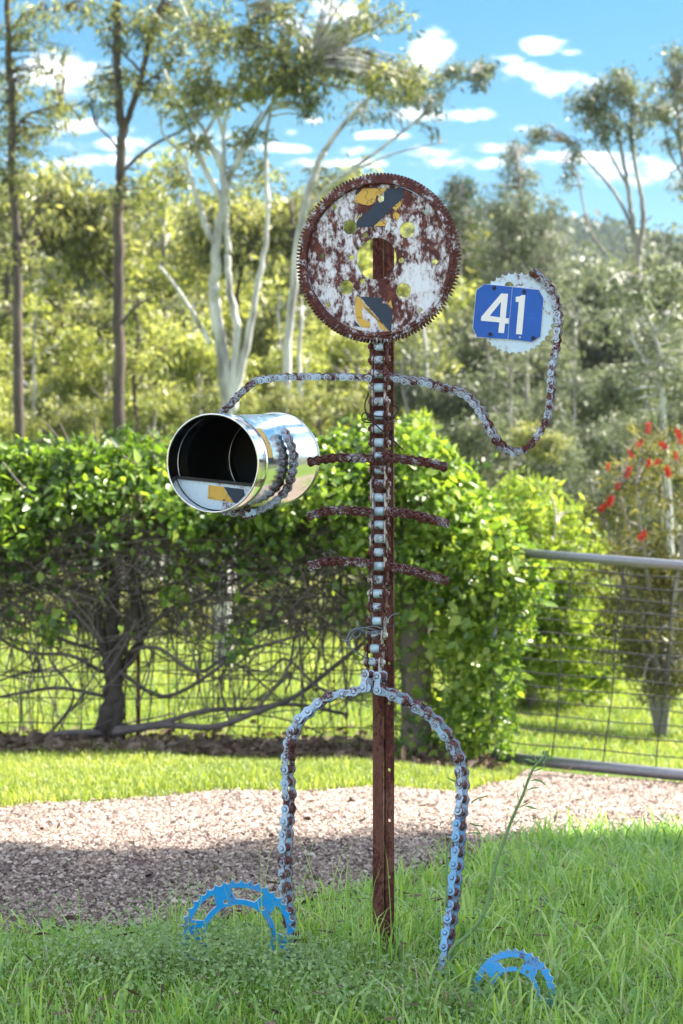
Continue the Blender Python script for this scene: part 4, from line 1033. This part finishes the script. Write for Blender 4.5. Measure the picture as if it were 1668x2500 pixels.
photo_tree('gum_tree', 'pale bent trunk with sparse leaves behind the bottlebrush bush', 'tree', 22,
    [([(1640,1400),(1632,1200),(1622,1050),(1612,900),(1600,820),(1570,740),(1560,680)], 9, 4), ([(1612,900),(1560,860),(1540,800)], 4, 2), ([(1600,820),(1650,740),(1660,640)], 4, 2)],
    [(1590,800,90,80,20,24,30),(1640,900,80,70,16,24,28),(1560,960,60,60,12,24,26),(1540,700,80,60,16,24,28),(1640,680,60,60,12,24,26)], M['leaf_olive'], M['bark_white'], **KW)
photo_tree('gum_tree', 'thin dark sapling stem between the two dark trunks and white gum', 'tree', 27,
    [([(338,1300),(336,1075),(330,980),(325,900),(338,820),(330,740)], 7, 3), ([(330,950),(360,900),(400,860)], 3, 1)],
    [(330,760,60,60,16,30,26),(360,860,60,50,12,28,26),(300,900,50,40,10,26,24)], M['leaf_bright'], M['bark_dark'], **KW)

# woodland fill: four kinds of young tree, copied one by one
def proto_tree(name, h, spread, leafm, barkm, nc, nl, lsize, low=.2, stems=1):
    root = bpy.data.objects.new(name, None); COL.objects.link(root)
    paths = []; blobs = []
    for s in range(stems):
        x0 = rng.normal(0, .12 * s); lean = rng.normal(0, .06 * h)
        pts = [(x0, 0, -.3), (x0 + lean * .2, rng.normal(0, .05), h * .3), (x0 + lean * .6, rng.normal(0, .1), h * .6), (x0 + lean, 0, h * .92)]
        paths.append((pts, .016 * h, .004 * h))
    for k in range(9):
        f = rng.uniform(low, .85); a = rng.uniform(0, 6.28); l = spread * (1 - .5 * f) * rng.uniform(.6, 1.0)
        p0 = np.array((0, 0, h * f)); p2 = p0 + np.array((math.cos(a) * l, math.sin(a) * l, l * .5))
        paths.append(([p0, (p0 + p2) / 2 + (0, 0, .1 * l), p2], .006 * h, .002 * h))
        blobs.append((p2, (spread * .30, spread * .30, h * .07), nc, int(nl * 1.5), .26 * spread / 1.5))
    blobs.append(((0, 0, h * .92), (spread * .35, spread * .35, h * .1), nc, nl, .3 * spread / 1.5))
    blobs.append(((0, 0, h * .55), (spread * .5, spread * .5, h * .3), int(nc * 1.2), nl, .3 * spread / 1.5))
    local_tree(root, paths, blobs, leafm, barkm, lsize, .26, .8, .005 * h / 5, sides=6)
    return root
KIND = {
 'bright': ('young_gum', 5.2, 1.7, M['leaf_bright'], M['bark_grey'], 17, 34, (.10, .19)),
 'bright_b': ('young_gum', 5.6, 1.5, M['leaf_bright'], M['bark_white'], 15, 34, (.10, .19)),
 'gum': ('young_gum', 6.0, 1.7, M['leaf_gum'], M['bark_dark'], 15, 34, (.10, .19)),
 'olive': ('olive_gum', 6.2, 2.0, M['leaf_olive'], M['bark_grey'], 19, 36, (.11, .20)),
 'olive_b': ('olive_gum', 7.0, 1.8, M['leaf_olive'], M['bark_white'], 17, 36, (.11, .20)),
}
LAB = {'bright': ('yellow-green young gum behind the hedge', 'yellow-green saplings of the woodland'),
       'bright_b': ('yellow-green young gum with pale stem behind the hedge', 'pale-stemmed saplings of the woodland'),
       'gum': ('mid-green young gum behind the hedge', 'mid-green saplings of the woodland'),
       'olive': ('grey-green gum right of the figure', 'grey-green gums of the woodland'),
       'olive_b': ('tall grey-green gum with pale stem right of the figure', 'tall grey-green gums of the woodland')}
PROTO = {k: proto_tree(*v) for k, v in KIND.items()}
used = set()
def place_tree(kind, px, top, Y, rank):
    src = PROTO[kind]; x = (px - CX) * Y / FPX; z = float(gz(x, Y)); ztop = CAMH - (top - CY) * Y / FPX
    s = (ztop - z) / (KIND[kind][1] * 1.08)
    if kind in used:
        r = src.copy(); COL.objects.link(r)
        for ch in src.children:
            c = ch.copy(); COL.objects.link(c); c.parent = r
    else: r = src; used.add(kind)
    r.location = (x, Y, z); r.rotation_euler = (0, 0, random.uniform(0, 6.28))
    w = min(1.5, max(.75, s)) if s > 1 else s
    r.scale = (w, w, s); tag(r, LAB[kind][0] + ' ' + rank, 'tree', LAB[kind][1] + ', ' + rank)
def row(kinds, x0, x1, step, Y, top, jit):
    rank = 'in the hindmost row' if Y >= 44 else 'in the second row' if Y >= 36 else 'in the third row' if Y >= 29 else 'in the nearest row'
    x = x0
    while x < x1:
        t = top(x) if callable(top) else top
        place_tree(random.choice(kinds), x + random.uniform(-.3, .3) * step, t + random.uniform(-jit, jit), Y + random.uniform(-2, 2), rank); x += step
row(['gum', 'olive'], -480, 860, 120, 47, 425, 40)
row(['bright', 'gum'], 880, 1130, 75, 44, 470, 25)
row(['gum', 'bright_b', 'gum'], -300, 900, 170, 33, 340, 60)
row(['olive', 'olive_b'], 1260, 2100, 140, 45, 480, 35)
row(['bright', 'gum', 'bright_b'], -480, 1000, 165, 36, 590, 70)
row(['bright', 'bright_b', 'bright'], -480, 980, 190, 29, 740, 70)
row(['bright', 'gum'], -480, 900, 210, 25, 880, 50)
row(['olive', 'olive_b'], 1020, 2150, 140, 50, lambda x: 560 + 40 * math.sin(x * .02), 40)
row(['olive', 'olive_b'], 1020, 2150, 165, 38, 650, 60)
row(['olive', 'olive_b', 'olive'], 1010, 2150, 190, 30, 800, 60)
row(['olive', 'gum'], 1060, 2150, 220, 25, 980, 50)
for px, Y in ((410, 30), (455, 33), (487, 29), (505, 34), (690, 31), (735, 28), (815, 33), (1010, 32), (1045, 30)):
    r_ = random.uniform(4.5, 8.5)
    photo_tree('bare_sapling', 'thin pale bare trunk standing in the woodland behind the hedge', 'tree', Y, [([(px, 1330), (px + 3, 1150), (px - 4, 900), (px + random.uniform(-20, 20), 760)], r_, r_ * .5), ([(px, 950), (px + 25, 860)], 2.5, 1)],
               [(px, 740, 40, 40, 5, 18, 24)], M['leaf_gum'], M['bark_white'], 'bare trunks in the woodland', **KW)

# shrubs behind the fence
def bush(name, label, cat, px, ybase, ytop, Y, wpx, leafm, nc, nl, lsize, lw=.35, group=None, droop=.1, barkm=None, crm=.16, low=2):
    S = Y / FPX; b = P(px, 0, Y); zb = float(gz(b[0], Y)); base = Vector((b[0], Y, zb)); root = thing(name, label, cat, base, group)
    zt = CAMH - (ytop - CY) * S; H = zt - zb; w = wpx * S / 2; paths = []
    for k in range(7):
        a = rng.uniform(0, 6.28); l = w * rng.uniform(.3, .8)
        q = np.array((b[0], Y, zb)); paths.append(([q + (0, 0, -.05), q + (math.cos(a) * l * .4, math.sin(a) * l * .4, H * .4), q + (math.cos(a) * l, math.sin(a) * l, H * .8)], .012 * H + .006, .003))
    local_tree(root, paths, [((b[0], Y, zb + H * .55), (w * .9, w * .8, H * .45), nc, nl, crm * w), ((b[0], Y, zb + H * .3), (w, w, H * .3), nc // low, nl, crm * w)], leafm, barkm or M['bark_grey'], lsize, lw, droop, .004, base)
    return root
bush('wattle_bush', 'feathery lime-green bush glowing behind the hedge and gate', 'bush', 1300, 0, 1165, 14.2, 400, M['leaf_lime'], 240, 70, (.04, .10), .26, crm=.22)
bush('wattle_bush', 'low lime-green bush behind the middle of the gate', 'bush', 1420, 0, 1400, 14.8, 230, M['leaf_lime'], 110, 70, (.04, .10), .26, crm=.22)
bush('wattle_bush', 'yellow-green bush showing above the hedge right of the spine', 'bush', 1010, 0, 985, 13.5, 200, M['leaf_lime'], 70, 60, (.04, .10), .2, crm=.22)
bb_ = bush('bottlebrush_bush', 'bottlebrush bush with red flowers and thin grey stems behind the gate', 'bush', 1615, 0, 1030, 13.0, 430, M['leaf_brush'], 190, 46, (.05, .10), .16, barkm=M['bark_grey'], crm=.20, low=8)
fm = MB(); n = 260; th = rng.uniform(0, 6.28, n); zz = rng.uniform(-.5, .5, n)
d = np.stack((np.cos(th), np.sin(th), rng.normal(0, .3, n)), 1); leaves(fm, np.stack((0 * zz, 0 * zz, zz * .10), 1), d, rng.uniform(.022, .045, n), .0028)
fl_me = fm.mesh('bottlebrush_flower'); fl_me.materials.append(M['red'])
for px, py in ((1484,1140),(1561,1082),(1620,1088),(1540,1108),(1655,1058),(1650,1112),(1582,1045),(1533,1152),(1508,1186),(1472,1240),(1568,1308),(1605,1128),(1583,1130),(1630,1152),(1490,1222),(1660,1075)):
    o = link_obj('flower', fl_me, None, bb_); o.location = Vector(P(px, py, 12.55)) - bb_.location; o.rotation_euler = (random.uniform(-.8, .8), random.uniform(-.8, .8), 0); o.scale = [random.uniform(.5, .85)] * 3
k = 0
for px, top, Y, w in ((-60, 1380, 20, 300), (170, 1400, 21, 320), (420, 1420, 20.5, 300), (680, 1400, 21, 320), (900, 1380, 20, 300), (1120, 1350, 20, 300), (1560, 1420, 20, 280), (1740, 1330, 19, 320), (1420, 1330, 22, 300)):
    bush('understory_shrub', ['dark scrubby shrub at the far side of the lawn, seen through the creeper stems', 'dark scrubby shrub at the far side of the lawn, seen through the gate'][px > 1000], 'shrub', px, 0, top, Y, w, M['leaf_gum'] if px < 1000 else M['leaf_olive'], 70, 44, (.06, .12), .3,
         ['shrubs across the lawn left of the post', 'shrubs across the lawn behind the gate'][px > 1000], crm=.2)

# forest cover on the far hills
n = 60000; x = rng.uniform(-150, 150, n); y = rng.uniform(200, 480, n); s = rng.uniform(1.0, 2.6, n)
C = np.stack((x, y, gz(x, y) + rng.uniform(0, 5, n) * (.5 + .5 * np.sin(x * .9 + 3 * np.sin(y * .21)))), 1); mb = MB(); d = rand_unit(n); d[:, 2] = abs(d[:, 2])
broad_leaves(mb, C, d, s, s * .8)
tag(link_obj('hill_forest', mb.mesh('hill_forest'), M['leaf_dark']), 'distant forest covering the hills on the skyline', 'forest', kind='stuff')

# the spreading tree out of frame on the right whose canopy shades the figure and the verge
st = thing('shade_tree', 'tall dense tree standing right of the driveway that shades the figure', 'tree', (8.6, 7.4, float(gz(8.6, 7.4))))
sb = Vector(st.location); q0 = np.array(sb)
paths = [([q0 + (0, 0, -.1), q0 + (-.1, 0, 2.6), q0 + (-.3, -.1, 5.4), q0 + (-.6, -.2, 8.4)], .20, .10)]
for a, l in ((180, 3.0), (205, 3.6), (230, 3.6), (150, 2.4), (260, 3.2), (290, 2.4), (30, 2.0), (90, 2.0)):
    dv = np.array((math.cos(R(a)), math.sin(R(a)), 0)); p0 = q0 + (-.4, -.1, 7.2)
    paths.append(([p0, p0 + dv * l * .5 + (0, 0, 1.2), p0 + dv * l + (0, 0, 2.0)], .08, .02))
local_tree(st, paths, [((7.0, 7.0, 9.6), (3.4, 2.3, .9), 420, 80, .34), ((7.2, 5.2, 9.4), (3.2, 2.0, .8), 260, 80, .34), ((8.3, 8.2, 9.6), (1.9, 1.5, .8), 200, 80, .34)], M['leaf_dark'], M['bark_dark'], (.10, .18), .45, .5, .012, sb)

# ================================================================== GRASS
def scatter(n, x0, x1, y0, y1, ok):
    out = []; t = 0
    while t < n:
        x = rng.uniform(x0, x1, n); y = rng.uniform(y0, y1, n); k = ok(x, y); out.append(np.stack((x[k], y[k]), 1)); t += k.sum()
    return np.concatenate(out)[:n]
fr = lambda x, y, m=.15: np.abs(x) < y * .1705 + m
def verge_ok(x, y):
    e = y_near(x) + .05 * np.sin(x * 13) + .03 * np.sin(x * 31 + 2) - y
    thin = .5 + .5 * np.sin(x * 4.1 + 1.2 * np.sin(y * 5.2)) * np.sin(y * 4.7 + x)
    bare = (x < -.35) & (y < 4.45)
    return fr(x, y, .75) & (rng.random(len(x)) < np.clip(e / .12 + .25, 0, 1)) & (rng.random(len(x)) < np.where(bare, .12 + .4 * thin, .22 + .78 * thin))
q = scatter(92000, -2.0, 2.1, 3.0, 7.4, verge_ok); n = len(q)
C = np.c_[q, gz(q[:, 0], q[:, 1]) - .004]
tall = sstep(-.15, .9, q[:, 0]) * .50 + .52
H = rng.gamma(4, .0112, n) * tall * np.where(q[:, 1] > 5.6, 1.0, 1); H = np.clip(H, .018, .17)
mb = MB(); blades(mb, C, H, rng.uniform(.0016, .0042, n), rng.uniform(.15, 1.25, n))
# coarse tufts
for k in range(110):
    c = scatter(1, -1.2, 1.4, 3.7, 6.6, verge_ok)[0]; m = rng.integers(8, 20)
    if c[0] < .05 and c[1] > 4.2 and k % 6: continue
    cc = c + rng.normal(0, .018, (m, 2)); blades(mb, np.c_[cc, gz(cc[:, 0], cc[:, 1])], rng.uniform(.05, .15, m), rng.uniform(.0030, .0060, m), rng.uniform(.2, 1.1, m))
# broad bright blades
q = scatter(4200, -2.0, 2.1, 3.2, 6.8, verge_ok); n = len(q)
blades(mb, np.c_[q, gz(q[:, 0], q[:, 1])], rng.uniform(.03, .13, n) * (.6 + .5 * sstep(-.3, .6, q[:, 0])), rng.uniform(.005, .009, n), rng.uniform(.3, 1.3, n))
# dry straw lying through it
sm = MB(); q = scatter(800, -1.4, 1.6, 3.4, 6.4, verge_ok); n = len(q)
blades(sm, np.c_[q, gz(q[:, 0], q[:, 1]) + rng.uniform(0, .03, n)], rng.uniform(.04, .13, n), rng.uniform(.0015, .003, n), rng.uniform(1.2, 1.9, n))
tag(link_obj('dry_straw', sm.mesh('dry_straw'), M['straw']), 'pale dry straw lying through the verge grass', 'straw', kind='stuff')
# thin seed stalks
for k in range(70):
    c = np.array((rng.normal(-.12, .14), rng.normal(4.42, .16))) if k < 45 else scatter(1, -.8, 1.0, 4.0, 5.6, verge_ok)[0]
    blades(mb, np.array([[c[0], c[1], 0]]), rng.uniform(.16, .36, 1), np.array([.0018]), rng.uniform(.05, .5, 1))
# grass at the foot of the post, in front of it
cc = np.c_[rng.normal(post_ox, .05, 60), rng.normal(4.44, .04, 60)]
blades(mb, np.c_[cc, np.zeros(60)], rng.uniform(.06, .15, 60), rng.uniform(.002, .005, 60), rng.uniform(.1, .8, 60))
tag(link_obj('verge_grass', mb.mesh('verge_grass'), M['grass']), 'long green grass around the figure on the near verge', 'grass', kind='stuff')

# lawns in the sun
mb = MB()
def strip_ok(x, y): return fr(x, y, 1.2) & (y > y_far(x) + .05 * np.sin(x * 11)) & (y < 10.1 + .1 * np.sin(x * 4)) & (x < .95)
q = scatter(56000, -3.2, 1.0, 7.0, 10.2, strip_ok); n = len(q)
blades(mb, np.c_[q, gz(q[:, 0], q[:, 1])], rng.uniform(.02, .06, n), rng.uniform(.003, .007, n), rng.uniform(.1, .9, n))
q = scatter(60000, -4.2, 4.6, 10.4, 21, lambda x, y: fr(x, y, .5) & (rng.random(len(x)) < 11 / y)); n = len(q)
blades(mb, np.c_[q, gz(q[:, 0], q[:, 1])], rng.uniform(.02, .065, n) * (q[:, 1] / 12), rng.uniform(.004, .009, n) * (q[:, 1] / 12), rng.uniform(.1, .9, n))
tag(link_obj('lawn', mb.mesh('lawn'), M['lawn']), 'sunlit mown lawn either side of the fence', 'lawn', kind='stuff')

# creeping weed patch, lower left
mb = MB(); n = 5200
n = 8200; x = np.concatenate((rng.normal(-.32, .20, 3600), rng.normal(-.05, .2, 1500), rng.normal(.35, .18, 1100), rng.uniform(-1, 1.1, 2000))); y = np.concatenate((rng.normal(4.32, .11, 3600), rng.normal(4.15, .16, 1500), rng.normal(4.1, .12, 1100), rng.uniform(3.8, 5.2, 2000)))
C = np.stack((x, y, gz(x, y) + rng.uniform(.01, .085, n) * (.35 + .65 * np.exp(-((x + .3) / .35) ** 2 * .5))), 1); d = rand_unit(n); d[:, 2] = np.abs(d[:, 2]) * .7
broad_leaves(mb, C, d, rng.uniform(.006, .014, n), rng.uniform(.005, .009, n), 1.5)
tag(link_obj('creeping_weeds', mb.mesh('creeping_weeds'), M['clover']), 'mat of small round-leaved weeds around the left foot sprocket', 'weeds', kind='stuff')
# dry litter in the grass
mb = MB(); n = 900; q = scatter(n, -1.0, 1.3, 3.6, 6.0, lambda x, y: fr(x, y, .1) & (y < y_near(x)))
d = rand_unit(n); d[:, 2] *= .3; broad_leaves(mb, np.c_[q, gz(q[:, 0], q[:, 1]) + rng.uniform(.004, .045, n)], d, rng.uniform(.008, .05, n), rng.uniform(.002, .008, n))
tag(link_obj('grass_litter', mb.mesh('grass_litter'), M['litter']), 'scraps of dry leaf scattered through the verge grass', 'leaf litter', kind='stuff')
for px, py, Y, L_, lab in ((1408, 2277, 4.62, .05, 'curled dark dead leaf lying in the grass right of the figure'), (225, 2352, 4.4, .07, 'broad grey-green fallen leaf at lower left')):
    mb = MB(); p = P(px, py, Y); t_ = np.linspace(0, 1, 7); w = L_ * .42 * np.sin(np.pi * np.clip(t_, .03, .97)) ** .7
    V = np.concatenate([[(p[0] + (t - .5) * L_, p[1] - ww * .5, p[2] + .012 * math.sin(3 * t) + .004), (p[0] + (t - .5) * L_, p[1], p[2] + .012 * math.sin(3 * t)), (p[0] + (t - .5) * L_, p[1] + ww * .5, p[2] + .012 * math.sin(3 * t) + .012)] for t, ww in zip(t_, w)])
    mb.add(V, np.array([(3 * i + s, 3 * i + 1 + s, 3 * i + 4 + s, 3 * i + 3 + s) for i in range(6) for s in (0, 1)]))
    tag(link_obj('fallen_leaf', mb.mesh('fallen_leaf', True), M['litter']), lab, 'leaf', 'fallen leaves in the grass')

# ================================================================== TALL WEED
def c8(x, y, Y): return P(1050 + x / 3.614, 1800 + y / 3.614, Y)
wb = Vector(c8(185, 1905, 4.3)); weed = thing('tall_weed', 'tall thin green weed with narrow leaves leaning right of the leg chain', 'weed', wb)
stem = smooth_path([c8(x, y, 4.3) for x, y in ((165,1915),(230,1830),(340,1735),(460,1585),(520,1420),(560,1200),(610,1040),(660,900),(705,770),(760,640),(815,520),(855,410),(890,320),(930,250),(1010,165),(1040,120))], 6)
mb = MB(); tube(mb, stem, np.linspace(.0046, .0024, len(stem)), 7); part('stem', mb, M['stalk'], weed, True)
WL = [((1000,405),(940,375),(890,385)),((970,445),(900,450),(850,480)),((895,565),(850,590),(790,620)),((965,640),(900,620),(845,605)),((810,705),(770,745),(715,790)),((770,825),(730,870),(680,900)),((740,985),(680,1010),(630,1040)),((680,670),(672,760),(670,830)),((768,460),(778,510),(785,560)),((640,865),(625,900),(615,960)),((835,370),(828,420),(840,460)),((1030,430),(985,390),(930,378)),((750,1160),(690,1185),(600,1190)),((640,1350),(590,1390),(520,1430)),((540,1560),(500,1565),(455,1600)),((905,145),(930,180),(935,240)),((835,192),(880,200),(930,225)),((1062,60),(1055,120),(1030,170)),((1088,120),(1060,170),(1000,215)),((1030,240),(990,270),(920,300)),((880,290),(860,350),(850,400)),((700,680),(720,720),(735,700)),((440,1480),(430,1560),(455,1590)),((300,1700),(370,1690),(420,1650)),((560,1700),(480,1700),(400,1690))]
for tri_ in WL:
    mb = MB(); q = smooth_path([c8(x, y, 4.3 + dd) for (x, y), dd in zip(tri_, (-.012, -.006, 0))], 4)
    V = []; w = .0022 * np.sin(np.linspace(.15, 2.7, len(q)))
    for p, ww in zip(q, w): V += [p + (0, 0, ww), p + (0, -.0008, 0), p - (ww * .6, 0, ww)]
    mb.add(V, [(3 * i + s, 3 * i + 1 + s, 3 * i + 4 + s, 3 * i + 3 + s) for i in range(len(q) - 1) for s in (0, 1)])
    part('leaf', mb, M['stalk'], weed, True)
for px, py in ((1000,135),(1020,150),(1040,165),(1060,195),(1075,190),(1010,165),(930,210),(1000,230),(1025,135),(1045,190)):
    mb = MB(); p = c8(px, py, 4.3); tube(mb, [p + (0, 0, -.004), p + (0, 0, -.001), p + (.001, 0, .003), p + (.001, 0, .005)], [.0008, .0026, .0026, .001], 6); part('bud', mb, M['clover'], weed, True)
for k, pts in enumerate((((150,350),(200,380),(245,388)),((365,580),(410,545),(510,515)),((350,755),(400,775),(470,782)),((335,845),(390,842),(445,845)),((145,1500),(150,1100),(155,990),(205,900)))):
    mb = MB(); tube(mb, smooth_path([c8(x, y, 4.36) for x, y in pts], 6), .0016 if k < 4 else .0026, 5); part('side_shoot', mb, M['stalk'], weed, True)

# ================================================================== HAZE over the valley
hm, nt, out = new_mat('haze_air'); pv = N(nt, 'ShaderNodeVolumePrincipled'); pv.inputs['Color'].default_value = (.68, .80, 1.0, 1)
pv.inputs['Density'].default_value = .00026; pv.inputs['Anisotropy'].default_value = .2; nt.links.new(pv.outputs[0], out.inputs['Volume'])
hb = MB(); x0, x1, y0, y1, z0, z1 = -1000, 1000, -450, 1000, -32, 100
hb.add([(x, y, z) for x in (x0, x1) for y in (y0, y1) for z in (z0, z1)], [(0,1,3,2),(4,6,7,5),(0,4,5,1),(2,3,7,6),(0,2,6,4),(1,5,7,3)])
tag(link_obj('haze', hb.mesh('haze'), hm), 'thin blue haze over the valley and hills', 'haze', kind='stuff')
